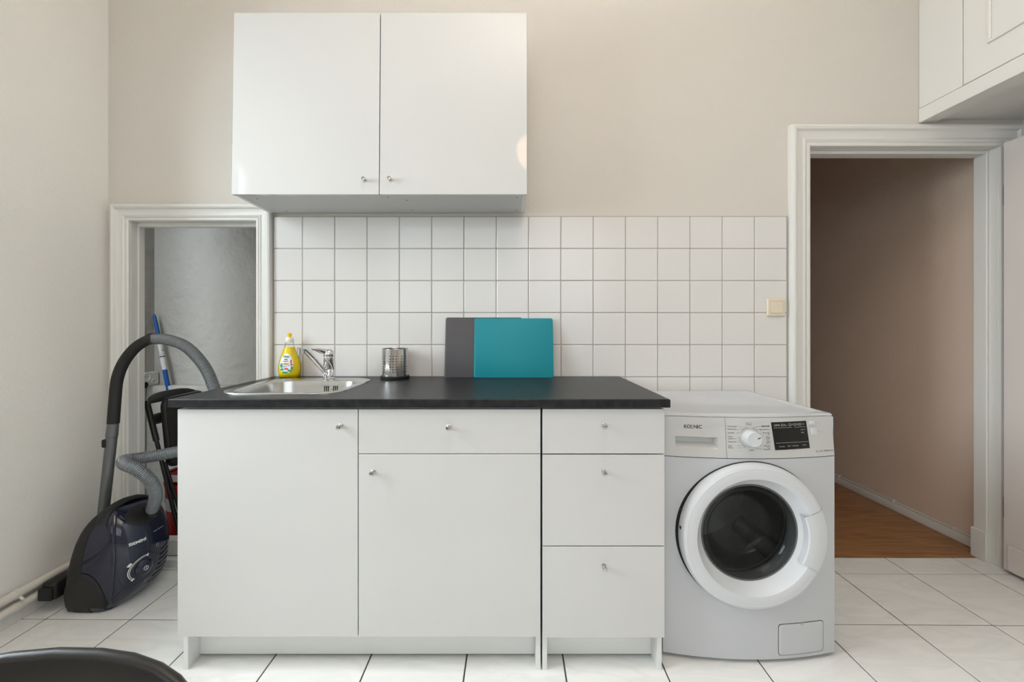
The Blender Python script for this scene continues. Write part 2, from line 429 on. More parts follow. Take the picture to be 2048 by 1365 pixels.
# corridor behind the doorway
struct(finish('wall_corridor_right', bx(2.42, 2.52, .101, 3.8, 0, 2.8), CORR, smooth=False))
struct(finish('wall_corridor_left', bx(1.05, 1.15, .101, 3.8, 0, 2.8), CORR, smooth=False))
struct(finish('wall_corridor_end', bx(1.05, 2.52, 3.8, 3.9, 0, 2.8), CORR, smooth=False))
struct(finish('ceiling_corridor', bx(1.05, 2.52, .101, 3.9, 2.8, 2.9), CORR, smooth=False))
wf = struct(finish('floor_corridor', bx(1.05, 2.52, .088, 3.8, -.05, -.004), FGROUT, smooth=False))
pl = {}
for r in range(13):
    y0 = .088+r*.19; L = 1.2; off = -(r*.47 % 1.2)
    k = 0
    while True:
        a = 1.15+off+k*L; b = a+L; k += 1
        a, b = max(a, 1.15), min(b, 2.42)
        if a >= 2.42: break
        if b-a < .02: continue
        finish('floorboard', bx(a+.0006, b-.0006, y0+.0006, y0+.1894, -.006, 0, .0006), WOOD, wf, smooth=False)
bb_ = struct(finish('baseboard_corridor', bx(2.398, 2.4199, .112, 3.79, .0, .052, .004, 2), LACQ), 'white baseboard strip with a cable along the corridor wall')
cb = sweep(NB(), catmull([(2.4005, .13, .0585), (2.402, .6, .0575), (2.4015, 1.1, .0592), (2.402, 1.7, .0575), (2.4015, 2.5, .0585), (2.402, 3.7, .058)], 8), .0055, 8)
finish('cable', cb, LACQ, bb_)
for y in (.26, .62, 1.05, 1.6): finish('cable_clip', bx(2.392, 2.412, y, y+.008, .050, .068, .002), LACQ, bb_)

# open door leaf on the right
door = struct(finish('door_1', bx(2.318, 2.358, -.90, -.032, .012, 2.006, .003), DOORP), 'white panel door standing open against the right wall')
finish('kick_board', bx(2.309, 2.3185, -.87, -.055, .018, .135, .003), DOORP, door)
for z in (.25, 1.72):
    finish('hinge', lathe(NB(), [(.006, 0), (.006, .09), (.003, .098)], (2.338, -.022, z), (0, 0, 1), 10), BRASS, door)
bm = lathe(NB(), [(.024, 0), (.024, .008), (.010, .010), (.010, .045)], (2.318, -.83, 1.05), (-1, 0, 0), 16)
box(bm, 2.268, 2.284, -.84, -.72, 1.042, 1.058, .005, 2)
finish('door_handle', bm, BRASS, door)

# built-in cupboard above the door
oc = thing('overhead_cupboard', 'white built-in overhead cupboard with panelled doors above the open door', 'cupboard', (2.21, -1.0, 2.117))
OCX = 1.96
finish('bottom_rail', bx(OCX, OCX+.076, -2.2, WY-.001, 2.117, 2.183, .002), LACQ, oc)
finish('soffit', bx(OCX+.074, XR-.002, -2.2, WY-.002, 2.135, 2.150), LACQ, oc, smooth=False)
finish('side_stile', bx(OCX+.002, OCX+.03, -.186, WY-.001, 2.185, ZC-.002, .0015), LACQ, oc)
finish('body', bx(OCX+.03, XR-.002, -2.2, WY-.002, 2.186, ZC-.003), LACQ, oc, smooth=False)
for k in range(3):
    y1 = -.1885-k*.62; y0 = y1-.615
    dr = finish('door', bx(OCX+.003, OCX+.0295, y0, y1, 2.187, ZC-.03, .002), LACQ, oc)
    bm = NB()
    a0, a1, c0, c1 = y0+.095, y1-.095, 2.187+.115, ZC-.14
    for q in ((a0, a1, c0, c0+.014), (a0, a1, c1-.014, c1), (a0, a0+.014, c0+.014, c1-.014), (a1-.014, a1, c0+.014, c1-.014)):
        box(bm, OCX-.004, OCX+.004, *q, .003)
    finish('panel_moulding', bm, LACQ, dr)

# ------------------------------------------------------------------ kitchen units
KN = [(.0078, 0), (.0078, .0025), (.0060, .004), (.0048, .009), (.0050, .013), (.0074, .0185), (.0080, .0225), (.0070, .0255), (.002, .0265)]
def knob(pos, parent, axis=(0, -1, 0)):
    return finish('knob', lathe(NB(), KN, pos, axis, 18), KNOBM, parent)
YF = -.62                                           # face of the lower fronts
def front(name, x0, x1, z0, z1, parent, kn=None, yf=YF):
    o = finish(name, bx(x0, x1, yf, yf+.018, z0, z1, .0012, 2), GLOSS, parent, smooth=False)
    if kn: knob((kn[0], yf, kn[1]), o)
    return o
bc = thing('base_cabinet', 'wide white high-gloss base cabinet with sink, two doors and one drawer', 'cabinet', (-.49, -.3, 0))
for x in (-1.083, .0945): finish('side_panel', bx(x, x+.016, YF+.0195, -.012, .0, .878, .0008), CARC, bc)
finish('bottom_panel', bx(-1.067, .0945, YF+.022, -.02, .130, .146), CARC, bc)
finish('toe_kick', bx(-1.067, .0945, -.545, -.530, .010, .129, .0008), CARC, bc)
finish('back_panel', bx(-1.067, .0945, -.024, -.016, .146, .876), CARC, bc)
finish('front_rail', bx(-1.067, .0945, YF+.022, YF+.04, .845, .878), CARC, bc)
finish('divider', bx(-.500, -.484, YF+.022, -.03, .146, .845), CARC, bc)
for x in (-1.045, -.46, .07): finish('foot', lathe(NB(), [(.012, 0), (.014, .004), (.008, .012), (.006, .13)], (x, -.515, 0), (0, 0, 1), 12), BLACKP, bc)
front('door', -1.087, -.4932, .1245, .8745, bc, ((682-1015)/607, 1.15-(852-652)/607))
front('drawer_front', -.4905, .1085, .7285, .8745, bc, ((898-1015)/607, 1.15-(854-652)/607))
front('door', -.4905, .1085, .1245, .7262, bc, ((747-1015)/607, 1.15-(944-652)/607))
dc = thing('drawer_cabinet', 'narrow white base cabinet with three drawers next to the washing machine', 'cabinet', (.316, -.3, 0))
for x in (.1165, .4995): finish('side_panel', bx(x, x+.016, YF+.0195, -.012, .0, .878, .0008), CARC, dc)
finish('bottom_panel', bx(.1325, .4995, YF+.022, -.02, .130, .146), CARC, dc)
finish('toe_kick', bx(.1325, .4995, -.545, -.530, .010, .129, .0008), CARC, dc)
finish('back_panel', bx(.1325, .4995, -.024, -.016, .146, .876), CARC, dc)
finish('front_rail', bx(.1325, .4995, YF+.022, YF+.04, .845, .878), CARC, dc)
for x in (.152, .480): finish('foot', lathe(NB(), [(.012, 0), (.014, .004), (.008, .012), (.006, .13)], (x, -.515, 0), (0, 0, 1), 12), BLACKP, dc)
for z0, z1, zk in ((.7285, .8755, 1.15-(851-652)/607), (.4250, .7245, 1.15-(944-652)/607), (.1215, .4215, 1.15-(1132-652)/607)):
    front('drawer_front', .1152, .5172, z0, z1, dc, ((1207-1015)/607, zk))

# wall cabinet, hung leaning back by a degree
wc = thing('wall_cabinet', 'white high-gloss two-door wall cabinet hanging above the tiles', 'cabinet', (-.5235, -.012, 1.683))
x0, x1, z0, z1, yb, yf = -1.1255, .0785, 1.683, 2.433, -.012, -.285
for a in (x0, x1-.016): finish('side_panel', bx(a, a+.016, yf+.0195, yb, z0, z1, .0008), CARC, wc)
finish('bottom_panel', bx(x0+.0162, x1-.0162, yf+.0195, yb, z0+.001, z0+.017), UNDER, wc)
finish('top_panel', bx(x0+.0162, x1-.0162, yf+.0195, yb, z1-.016, z1), CARC, wc)
finish('back_panel', bx(x0+.0162, x1-.0162, yb-.008, yb, z0+.017, z1-.016), CARC, wc)
front('door', x0-.001, -.5252, z0-.002, z1+.002, wc, (-.5825, z0+.056), yf)
front('door', -.5218, x1+.001, z0-.002, z1+.002, wc, (-.478, z0+.058), yf)
for x, y in ((-1.06, -.22), (-.50, -.24), (-.43, -.20), (-.44, -.06), (.04, -.24), (.04, -.05), (-1.03, -.04)):
    finish('screw_hole', lathe(NB(), [(.0035, 0), (.0035, .0008)], (x, y, z0+.0005), (0, 0, 1), 10), DARKGAP, wc)
wc.rotation_euler = (math.radians(-1.2), 0, 0)

# worktop with the sink cut-out
WX0, WX1, WYF, WYB, WT, WTH = -1.109, .532, -.633, -.0015, .910, .028
SX, SY, SH, SD = -.818, -.312, .223, .222           # sink centre and half sizes
hole = rrect(SX, SY, SH-.014, SD-.014, .085, 8)
def to_rect(p):
    dx, dy = p[0]-SX, p[1]-SY
    t = min(((WX1-SX) if dx > 0 else (WX0-SX))/dx if abs(dx) > 1e-9 else 1e9, ((WYB-SY) if dy > 0 else (WYF-SY))/dy if abs(dy) > 1e-9 else 1e9)
    return [SX+dx*t, SY+dy*t]
outer = [to_rect(p) for p in hole]
for cx in (WX0, WX1):
    for cy in (WYF, WYB):
        k = min(range(len(outer)), key=lambda i: abs(math.atan2((outer[i][1]-SY), (outer[i][0]-SX))-math.atan2(cy-SY, cx-SX)))
        outer[k] = [cx, cy]
def inset(p, d): return (min(max(p[0], WX0+d), WX1-d), min(max(p[1], WYF+d), WYB-d))
bm = loft(NB(), [[(x, y, WT-WTH) for x, y in hole], [(*inset(p, .002), WT-WTH) for p in outer], [(x, y, WT-WTH+.002) for x, y in outer],
                 [(x, y, WT-.003) for x, y in outer], [(*inset(p, .003), WT) for p in outer], [(x, y, WT) for x, y in hole]], True, False, False)
vs = bm.verts[:]; n = len(hole)
for i in range(n): bm.faces.new((vs[i], vs[(i+1) % n], vs[5*n+(i+1) % n], vs[5*n+i]))
tag(finish('worktop', bm, WORK, angle=20), 'dark grey laminate worktop lying across both base cabinets', 'worktop')

# sink
sk = thing('kitchen_sink', 'square stainless steel inset sink with rounded corners in the worktop', 'sink', (SX, SY, WT))
bcx, bcy, bhx, bhy = SX, SY-.028, .188, .168
L = [(SX, SY, SH, SD, .100, WT+.0004), (SX, SY, SH-.001, SD-.001, .100, WT+.0035), (SX, SY, SH-.008, SD-.008, .094, WT+.0055), (SX, SY, SH-.015, SD-.015, .09, WT+.0035),
     (bcx, bcy, bhx+.008, bhy+.008, .085, WT+.003), (bcx, bcy, bhx, bhy, .080, WT-.002), (bcx, bcy, bhx-.004, bhy-.004, .078, WT-.02), (bcx, bcy, bhx-.012, bhy-.012, .075, WT-.12), (bcx, bcy, bhx-.035, bhy-.035, .06, WT-.150), (bcx, bcy, .05, .05, .045, WT-.155)]
bm = loft(NB(), [[(x, y, l[5]) for x, y in rrect(*l[:5], 8)] for l in L], True, False, True)
finish('basin', bm, STEEL, sk, angle=40)
finish('drain', lathe(NB(), [(.042, 0), (.042, .003), (.034, .004), (.030, .001)], (bcx, bcy, WT-.1548), (0, 0, 1), 24), CHROME, sk)
yo = bcy+bhy-.0055
for k, dx in enumerate((-.030, -.022, -.014, .0, .009, .017, .025)):
    if k == 3: finish('overflow_screw', lathe(NB(), [(.0035, 0), (.002, .002)], (SX+.055+dx, yo, WT-.034), (0, -1, 0), 10), CHROME, sk)
    else: finish('overflow_slot', bx(SX+.055+dx-.0022, SX+.055+dx+.0022, yo-.0005, yo+.002, WT-.047, WT-.021), DARKGAP, sk, smooth=False)

# mixer tap
tp = thing('kitchen_tap', 'chrome single-lever mixer tap at the back of the sink', 'tap', (-.796, -.125, WT+.004))
tx, ty, tz = -.796, -.125, WT+.004
finish('base', lathe(NB(), [(.0255, 0), (.0255, .004), (.0232, .006), (.0232, .040), (.022, .042)], (tx, ty, tz), (0, 0, 1), 28), CHROME, tp)
finish('body', lathe(NB(), [(.0215, .042), (.0226, .044), (.0226, .094), (.021, .096)], (tx, ty, tz), (0, 0, 1), 28), CHROME, tp)
sp = catmull([(tx-.002, ty-.014, tz+.022), (tx-.016, ty-.052, tz+.060), (tx-.038, ty-.105, tz+.114), (tx-.047, ty-.127, tz+.134), (tx-.054, ty-.143, tz+.138)], 8)
finish('spout', sweep(NB(), sp, .0112, 14), CHROME, tp)
finish('aerator', lathe(NB(), [(.010, .012), (.0125, .009), (.0125, -.012), (.0135, -.013), (.0135, -.020), (.011, -.021)], (tx-.056, ty-.146, tz+.136), (0, 0, 1), 20), CHROME, tp)
bm = lathe(NB(), [(.0215, .098), (.0232, .100), (.0232, .112), (.0205, .124), (.012, .130), (.003, .133)], (tx, ty, tz), (0, 0, 1), 28)
lv = [(tx+.010, ty-.002, tz+.112), (tx-.012, ty-.022, tz+.121), (tx-.030, ty-.044, tz+.130), (tx-.042, ty-.062, tz+.134)]
pth = catmull(lv, 6); rr = []
for i, p in enumerate(pth):
    t = i/(len(pth)-1); w = .019*(1-t)+.0085*t; h = .0165*(1-t)+.0030*t
    s = Vector((.77, -.64, 0)); s = Vector((.64, -.77, 0)).cross(Vector((0, 0, 1))).normalized()
    rr.append([p+s*w*math.cos(a)+Vector((0, 0, 1))*h*math.sin(a) for a in [2*PI*k/14 for k in range(14)]])
loft(bm, rr); finish('lever', bm, CHROME, tp, angle=45)
finish('temperature_dot', lathe(NB(), [(.003, 0), (.003, .0006)], (tx-.010, ty-.0186, tz+.104), (-.48, -.88, 0), 12), INKR, tp)
finish('connector', lathe(NB(), [(.0065, -.006), (.0065, .016), (.004, .018)], (tx-.006, ty-.028, tz+.006), (0, 0, 1), 12), CHROME, tp)

# washing-up liquid
bt = thing('detergent_bottle', 'bottle of yellow washing-up liquid with yellow nozzle behind the sink', 'bottle', (-1.010, -.052, WT))
bx0, by0 = -1.010, -.050
def bottle_rings(tab, inset=0.0, n=32):
    out = []
    for z, a, b in tab:
        out.append([(bx0+max(a-inset, .002)*math.copysign(abs(math.cos(t))**.85, math.cos(t)), by0+max(b-inset, .002)*math.copysign(abs(math.sin(t))**.85, math.sin(t)), WT+z) for t in [2*PI*k/n for k in range(n)]])
    return out
BT = [(.0005, .040, .020), (.004, .045, .025), (.02, .0485, .028), (.045, .050, .029), (.07, .047, .028), (.095, .039, .025), (.12, .029, .021), (.140, .0215, .0185), (.155, .017, .016), (.163, .0155, .0155)]
finish('shell', loft(NB(), bottle_rings(BT)), CLEAR, bt, angle=60)
BL = [t for t in BT if t[0] < .14]+[(.141, .0212, .0183)]
finish('liquid', loft(NB(), bottle_rings([(z+(.001 if i == 0 else 0), a, b) for i, (z, a, b) in enumerate(BL)], .0012)), YELLOW, bt, angle=60)
cap = finish('cap', lathe(NB(), [(.0175, .163), (.018, .164), (.018, .174), (.0165, .184), (.015, .186)], (bx0, by0, WT), (0, 0, 1), 24), CAPW, bt)
finish('nozzle', lathe(NB(), [(.0080, .186), (.0075, .194), (.0098, .199), (.0098, .203), (.006, .206)], (bx0, by0, WT), (0, 0, 1), 20), YCAP, cap)
btab_a = [(z, a) for z, a, b in BT]; btab_b = [(z, b) for z, a, b in BT]
def on_bottle(x, z, e=.0006):
    a, b = interp(btab_a, z), interp(btab_b, z); c = min(abs(x)/a, .97)
    t = math.acos(c**(1/.85)); return (bx0+x, by0-(b*math.sin(t)**.85)-e, WT+z)
def patch(pts, e, mtl, name, par, rows=6):
    """flat print following the bottle: pts is an outline, filled from its centre"""
    cx = sum(p[0] for p in pts)/len(pts); cz = sum(p[1] for p in pts)/len(pts)
    bm = NB(); prev = None
    for k in range(1, rows+1):
        t = k/rows; r = [bm.verts.new(on_bottle(cx+(p[0]-cx)*t, cz+(p[1]-cz)*t, e)) for p in pts]
        if prev:
            for i in range(len(pts)): bm.faces.new((prev[i], prev[(i+1) % len(pts)], r[(i+1) % len(pts)], r[i]))
        else: bm.faces.new(r)
        prev = r
    return finish(name, bm, mtl, par, angle=80)
ell = lambda cx, cz, rx, rz, n=20, egg=0: [(cx+rx*math.cos(a)*(1-egg*math.sin(a)), cz+rz*math.sin(a)) for a in [2*PI*k/n for k in range(n)]]
lab = patch(ell(-.002, .068, .030, .046, 28, .22), .0008, LABEL, 'label', bt)
for cx, cz, rx, rz, m_ in ((-.024, .058, .006, .011, GREEN), (-.020, .040, .009, .005, GREEN), (-.006, .027, .015, .004, GREEN), (.014, .035, .009, .005, GREEN), (.024, .046, .005, .009, GREEN), (.020, .076, .004, .010, PINK), (.023, .062, .005, .005, PINK), (.0, .043, .010, .005, PINK), (.001, .0425, .006, .003, ORANGE), (-.004, .0770, .016, .0022, PINK), (-.002, .0655, .016, .0035, ORANGE)):
    patch(ell(cx, cz, rx, rz, 12), .0012, m_, 'label_print', lab, 2)
finish('label_lettering', text_bm('Denk\nmit', .0125, 'CENTER', .0002, lambda x, y: on_bottle(x-.003, y+.0925, .0016)), INK, lab, smooth=False)
finish('label_lettering', text_bm('Camomille', .0088, 'CENTER', .0001, lambda x, y: on_bottle(x-.001, y+.0555+x*.15, .0016)), CYAN, lab, smooth=False)

# cutlery stand
uh = thing('utensil_holder', 'perforated stainless steel utensil holder on a black base', 'utensil holder', (-.512, -.085, WT))
ux, uy, ur = -.512, -.085, .0585
bm = NB(); NC, NR = 28, 7; za, zb, zt = WT+.012, WT+.026, WT+.136
zh0, zh1 = WT+.028, WT+.110
def cy(a, z): return (ux+ur*math.cos(a), uy+ur*math.sin(a), z)
def vgrid(z): return [bm.verts.new(cy(2*PI*k/(2*NC), z)) for k in range(2*NC)]
prev = vgrid(za)
rowsz = [zh0+(zh1-zh0)*r/NR for r in range(NR+1)]
cur = vgrid(zh0)
def band(a, b):
    for k in range(2*NC): bm.faces.new((a[k], a[(k+1) % (2*NC)], b[(k+1) % (2*NC)], b[k]))
band(prev, cur)
for r in range(NR):
    zm = (rowsz[r]+rowsz[r+1])/2; midr = vgrid(zm); nxt = vgrid(rowsz[r+1]); hz = (rowsz[1]-rowsz[0])/2
    for c in range(NC):
        i0, i1, i2 = 2*c, 2*c+1, (2*c+2) % (2*NC)
        ring = [cur[i0], cur[i1], cur[i2], midr[i2], nxt[i2], nxt[i1], nxt[i0], midr[i0]]
        if c % 4 == 3:
            bm.faces.new(ring); continue
        ca = 2*PI*(2*c+1)/(2*NC); hr = .0027
        hl = [bm.verts.new(cy(ca+hr/ur*math.cos(t), zm+hr*math.sin(t))) for t in [(-135+45*k)*PI/180 for k in range(8)]]
        for k in range(8): bm.faces.new((ring[k], ring[(k+1) % 8], hl[(k+1) % 8], hl[k]))
    cur = nxt
top = vgrid(zt); band(cur, top)
bmesh.ops.remove_doubles(bm, verts=bm.verts[:], dist=1e-6)
cyl = finish('cylinder', bm, HOLDER, uh, angle=50)
finish('rim', sweep(NB(), [Vector(cy(2*PI*k/40, zt)) for k in range(41)], .0014, 6), HOLDER, uh)
finish('base', lathe(NB(), [(.063, 0), (.0645, .003), (.0645, .013), (.060, .0155), (.055, .013)], (ux, uy, WT), (0, 0, 1), 40), BLACKP, uh)

# cutting boards leaning on the tiles
def board(name, label, m_, xc, w, h, yb, lean, yaw=0):
    o = thing(name, label, 'cutting board', (xc, yb, WT), 'chopping boards leaning on the tiles')
    bm = loft(NB(), [[(x, y, z) for x, z in rrect(xc, WT+h/2, w/2-i, h/2-i, .010, 4)] for y, i in ((yb-.0025, .0008), (yb-.002, 0), (yb+.001, 0), (yb+.0015, .0008))])
    finish('sheet', bm, m_, o)
    o.rotation_euler = (-math.radians(lean), 0, yaw)
    return o
o = board('cutting_board', 'grey cutting board half hidden behind the teal one', GREYB, (967-1015)/F*1.975, .362, .283, -.0535, 10.4); o['group'] = 'chopping boards leaning on the tiles'; o.location.z += .0006
o = board('cutting_board', 'teal cutting board leaning in front of the grey one', TEAL, (1027.5-1015)/F*1.96, .368, .279, -.0635, 10.4); o.location.z += .0006

# ------------------------------------------------------------------ washing machine
wm = thing('washing_machine', 'white front-loading washing machine between drawer cabinet and doorway', 'washing machine', (.84, -.3, 0))
MX, MH, MY0, MB = .84, .2985, -.540, .035           # centre, half width, corner face, bulge
def fy(x): return MY0-MB*(1-min(1, abs(x-MX)/MH)**2)
def py_(x, z): return fy(x)+.013*max(0, z-.70)/.135
DCX, DCZ = .830, .440
# casing sides, back and top
bm = NB()
plan = [(MX-MH, -.01), (MX-MH, MY0+.008), (MX-MH+.006, MY0+.001)]
loft(bm, [[(MX-MH, -.012, z), (MX-MH, MY0+.006, z), (MX-MH+.002, MY0+.006, z), (MX-MH+.002, -.014, z), (MX+MH-.002, -.014, z), (MX+MH-.002, MY0+.006, z), (MX+MH, MY0+.006, z), (MX+MH, -.012, z)] for z in (.018, .832)], True, True, True)
finish('casing', bm, WMW, wm, smooth=False)
# bowed front sheet with the round door opening
bm = NB(); N = 96; Z0f, Z1f = .014, .696
def rectpt(a, cx=DCX, cz=DCZ):
    dx, dz = math.cos(a), math.sin(a)
    t = min(((MX+MH-cx) if dx > 0 else (MX-MH-cx))/dx if abs(dx) > 1e-9 else 1e9, ((Z1f-cz) if dz > 0 else (Z0f-cz))/dz if abs(dz) > 1e-9 else 1e9)
    return cx+dx*t, cz+dz*t
angs = [2*PI*k/N for k in range(N)]
rp = [rectpt(a) for a in angs]
for cxx in (MX-MH, MX+MH):
    for czz in (Z0f, Z1f):
        k = min(range(N), key=lambda i: (rp[i][0]-cxx)**2+(rp[i][1]-czz)**2); rp[k] = (cxx, czz)
rings = []
for t in (0, .15, .35, .6, .8, .93, 1):
    rings.append([((DCX+.205*math.cos(a))*(1-t)+rp[i][0]*t, (DCZ+.205*math.sin(a))*(1-t)+rp[i][1]*t) for i, a in enumerate(angs)])
R = [[(x, fy(x), z) for x, z in r] for r in rings]
R.insert(0, [(DCX+.205*math.cos(a), MY0+.03, DCZ+.205*math.sin(a)) for a in angs])
R.append([(x, MY0+.006, min(max(z, Z0f), Z1f)) for x, z in rings[-1]])
finish('front_panel', loft(bm, R, True, False, False), WMW, wm, angle=50)
# control panel and drawer front: one sheet each, following the bow
def bowed(x0, x1, z0, z1, e, nx=10, nz=3, back=.03, fn=py_):
    bm = NB(); xs = [x0+(x1-x0)*i/nx for i in range(nx+1)]; zs = [z0+(z1-z0)*j/nz for j in range(nz+1)]
    g = [[bm.verts.new((x, fn(x, z)-e, z)) for x in xs] for z in zs]
    for j in range(nz):
        for i in range(nx): bm.faces.new((g[j][i], g[j][i+1], g[j+1][i+1], g[j+1][i]))
    per = [g[0][i] for i in range(nx+1)]+[g[j][nx] for j in range(1, nz+1)]+[g[nz][i] for i in range(nx-1, -1, -1)]+[g[j][0] for j in range(nz-1, 0, -1)]
    bk = [bm.verts.new((v.co.x, v.co.y+back, v.co.z)) for v in per]
    for k in range(len(per)): bm.faces.new((per[k], per[(k+1) % len(per)], bk[(k+1) % len(per)], bk[k]))
    return bm
PZ0, PZ1 = .6985, .8335
PSX = .7475
# drawer front with grip recess: built around the recess
drw = None
GX0, GX1, GZ0, GZ1 = .5835, .7205, .7265, .7665
bm = join([bowed(MX-MH, GX0, PZ0, PZ1, .0, 4), bowed(GX1, PSX-.001, PZ0, PZ1, .0, 3), bowed(GX0, GX1, PZ0, GZ0, .0, 6), bowed(GX0, GX1, GZ1, PZ1, .0, 6)])
drw = finish('detergent_drawer', bm, WMP, wm, angle=40)
bm = NB()
a = [(GX0, GZ0), (GX1, GZ0), (GX1, GZ1), (GX0, GZ1)]; b_ = [(GX0+.010, GZ0+.018), (GX1-.010, GZ0+.018), (GX1-.010, GZ1-.001), (GX0+.010, GZ1-.001)]
va = [bm.verts.new((x, py_(x, z)-.0002, z)) for x, z in a]; vb = [bm.verts.new((x, py_(x, z)+.024, z)) for x, z in b_]
for k in range(4): bm.faces.new((va[k], va[(k+1) % 4], vb[(k+1) % 4], vb[k]))
bm.faces.new(vb); finish('grip_recess', bm, WMP, drw, smooth=False)
pan = finish('control_panel', bowed(PSX+.0006, MX+MH, PZ0, PZ1, .0, 14), WMP, wm, angle=40)
finish('panel_seam', bowed(MX-MH, MX+MH, .6955, .699, -.004, 14, 1), DARKGAP, wm)
# lid
bm = loft(NB(), [[(x, y, z) for x, y in [(MX-MH+d, -.012-d), (MX-MH+d, MY0+.012+d)]+[(MX-MH+d+(2*MH-2*d)*i/12, fy(MX-MH+2*MH*i/12)+.017+d) for i in range(1, 12)]+[(MX+MH-d, MY0+.012+d), (MX+MH-d, -.012-d)]]
    for d, z in ((0, .8345), (0, .838), (.002, .8415), (.006, .8435), (.020, .8442), (.024, .8425))])
finish('lid', bm, WMW, wm, angle=25)
def on_panel(cx, cz, e=.0006, s=1.0): return lambda x, y: (cx+x*s, py_(cx+x*s, cz+y)-e, cz+y)
# brand lettering: the third letter is three bars
S = .0165; lx = .6125
def brand(txt, x): return text_bm(txt, S, 'LEFT', .00035, on_panel(x, .8005, .0005))
bms = [brand('K', .6115), brand('O', .6215), brand('N', .6430), brand('I', .6548), brand('C', .6590)]
for dz in (-.0052, 0, .0052):
    b2 = NB(); vs = [b2.verts.new((x, py_(x, .8005+z)-.0005, .8005+z)) for x, z in ((.6338, dz-.0009), (.6408, dz-.0009), (.6408, dz+.0009), (.6338, dz+.0009))]; b2.faces.new(vs); bms.append(b2)
finish('brand_lettering', join(bms), INK, drw, smooth=False)
# programme knob
KX, KZ = .8275, .767
ky = py_(KX, KZ)
kb = finish('programme_knob', lathe(NB(), [(.0285, 0), (.0285, .003), (.0265, .004), (.0262, .020), (.0248, .029), (.0235, .0305), (.0225, .0298)], (KX, ky, KZ), (0, -1, .02), 40), WMD, wm)
bm = NB(); vs = [bm.verts.new((KX+x, ky-.0304, KZ+z)) for x, z in ((.0100, .0018), (.0190, .0066), (.0205, .0096), (.0180, .0094), (.0095, .0044))]; bm.faces.new(vs)
finish('pointer', bm, INK, kb, smooth=False)
# dial arcs and programme names
def arc(r, a0, a1, w, n=14):
    b2 = NB(); A = [math.radians(a0+(a1-a0)*k/n) for k in range(n+1)]
    i = [b2.verts.new((KX+(r-w)*math.cos(t), py_(KX+(r-w)*math.cos(t), KZ+(r-w)*math.sin(t))-.0006, KZ+(r-w)*math.sin(t))) for t in A]
    o_ = [b2.verts.new((KX+r*math.cos(t), py_(KX+r*math.cos(t), KZ+r*math.sin(t))-.0006, KZ+r*math.sin(t))) for t in A]
    for k in range(n): b2.faces.new((i[k], i[k+1], o_[k+1], o_[k]))
    return b2
def line(xa, za, xb, zb_, w=.0005):
    b2 = NB(); d = Vector((xb-xa, zb_-za)).normalized(); nrm = Vector((-d.y, d.x))*w/2
    pts = [(xa+nrm.x, za+nrm.y), (xb+nrm.x, zb_+nrm.y), (xb-nrm.x, zb_-nrm.y), (xa-nrm.x, za-nrm.y)]
    b2.faces.new([b2.verts.new((x, py_(x, z)-.0006, z)) for x, z in pts]); return b2
bms = [arc(.0345, 95, 150, .0008), arc(.0345, 175, 243, .0008), arc(.0345, 40, 72, .0008)]
left = [('Waschmittel', 106, .0378), ('Handwäsche', 122, .0285), ('Synthetik', 155, .0165), ('Wolle/\nprogramm', 180, .0), ('Feinwäsche', 202, -.0135), ('Jeans', 226, -.0265), ('Blusen', 244, -.0335)]
right = [('Baumwolle', 70, .0390, .0010), ('Baumwolle Eco', 50, .0275, 0), ('Baumwolle\n40°', 28, .0145, 0), ('Schon\nspülen', 6, .0, 0), ('Extra\nspülen', -16, -.0140, 0), ('Abpumpen', -44, -.0265, 0), ('Super\nSchleudern', -68, -.0360, 0)]
for tx_, a, dz in left:
    bms.append(text_bm(tx_, .0058, 'LEFT', 0, on_panel(KX-.0735, KZ+dz, .0006)))
    ar = math.radians(a); ex, ez = KX+.0352*math.cos(ar), KZ+.0352*math.sin(ar)
    bms.append(line(KX-.0445, KZ+dz, min(ex-.003, KX-.034), KZ+dz)); bms.append(line(min(ex-.003, KX-.034), KZ+dz, ex, ez))
for tx_, a, dz, bd in right:
    bms.append(text_bm(tx_, .0062 if bd else .0056, 'RIGHT', .00025 if bd else 0, on_panel(KX+.0700, KZ+dz, .0006)))
    ar = math.radians(a); ex, ez = KX+.0352*math.cos(ar), KZ+.0352*math.sin(ar)
    bms.append(line(KX+.0395, KZ+dz, max(ex+.003, KX+.0345), KZ+dz)); bms.append(line(max(ex+.003, KX+.0345), KZ+dz, ex, ez))
bms.append(text_bm('Super 15\nTrommel', .0054, 'CENTER', 0, on_panel(KX-.002, KZ+.0470, .0006))); bms.append(text_bm('Spülen', .0054, 'CENTER', 0, on_panel(KX+.004, KZ-.041, .0006)))
finish('dial_print', join(bms), INK, pan, smooth=False)
# display
DP = [(.9035, .8185), (1.0325, .8210), (1.0405, .7290), (.9130, .7255)]
bm = NB(); nx = 6
def dq(u, v):
    t = [DP[0][k]*(1-u)+DP[1][k]*u for k in (0, 1)]; b2 = [DP[3][k]*(1-u)+DP[2][k]*u for k in (0, 1)]
    return t[0]*(1-v)+b2[0]*v, t[1]*(1-v)+b2[1]*v
g = [[bm.verts.new((dq(i/nx, j)[0], py_(*dq(i/nx, j))-.0012, dq(i/nx, j)[1])) for i in range(nx+1)] for j in (0, 1)]
for i in range(nx): bm.faces.new((g[0][i], g[0][i+1], g[1][i+1], g[1][i]))
per = g[0]+g[1][::-1]; bk = [bm.verts.new((v.co.x, v.co.y+.003, v.co.z)) for v in per]
for k in range(len(per)): bm.faces.new((per[k], per[(k+1) % len(per)], bk[(k+1) % len(per)], bk[k]))
dsp = finish('display', bm, DISPLAY, wm, smooth=False)
def on_disp(u, v): 
    c = dq(u, v); return lambda x, y: (c[0]+x, py_(c[0]+x, c[1]+y)-.0018, c[1]+y)
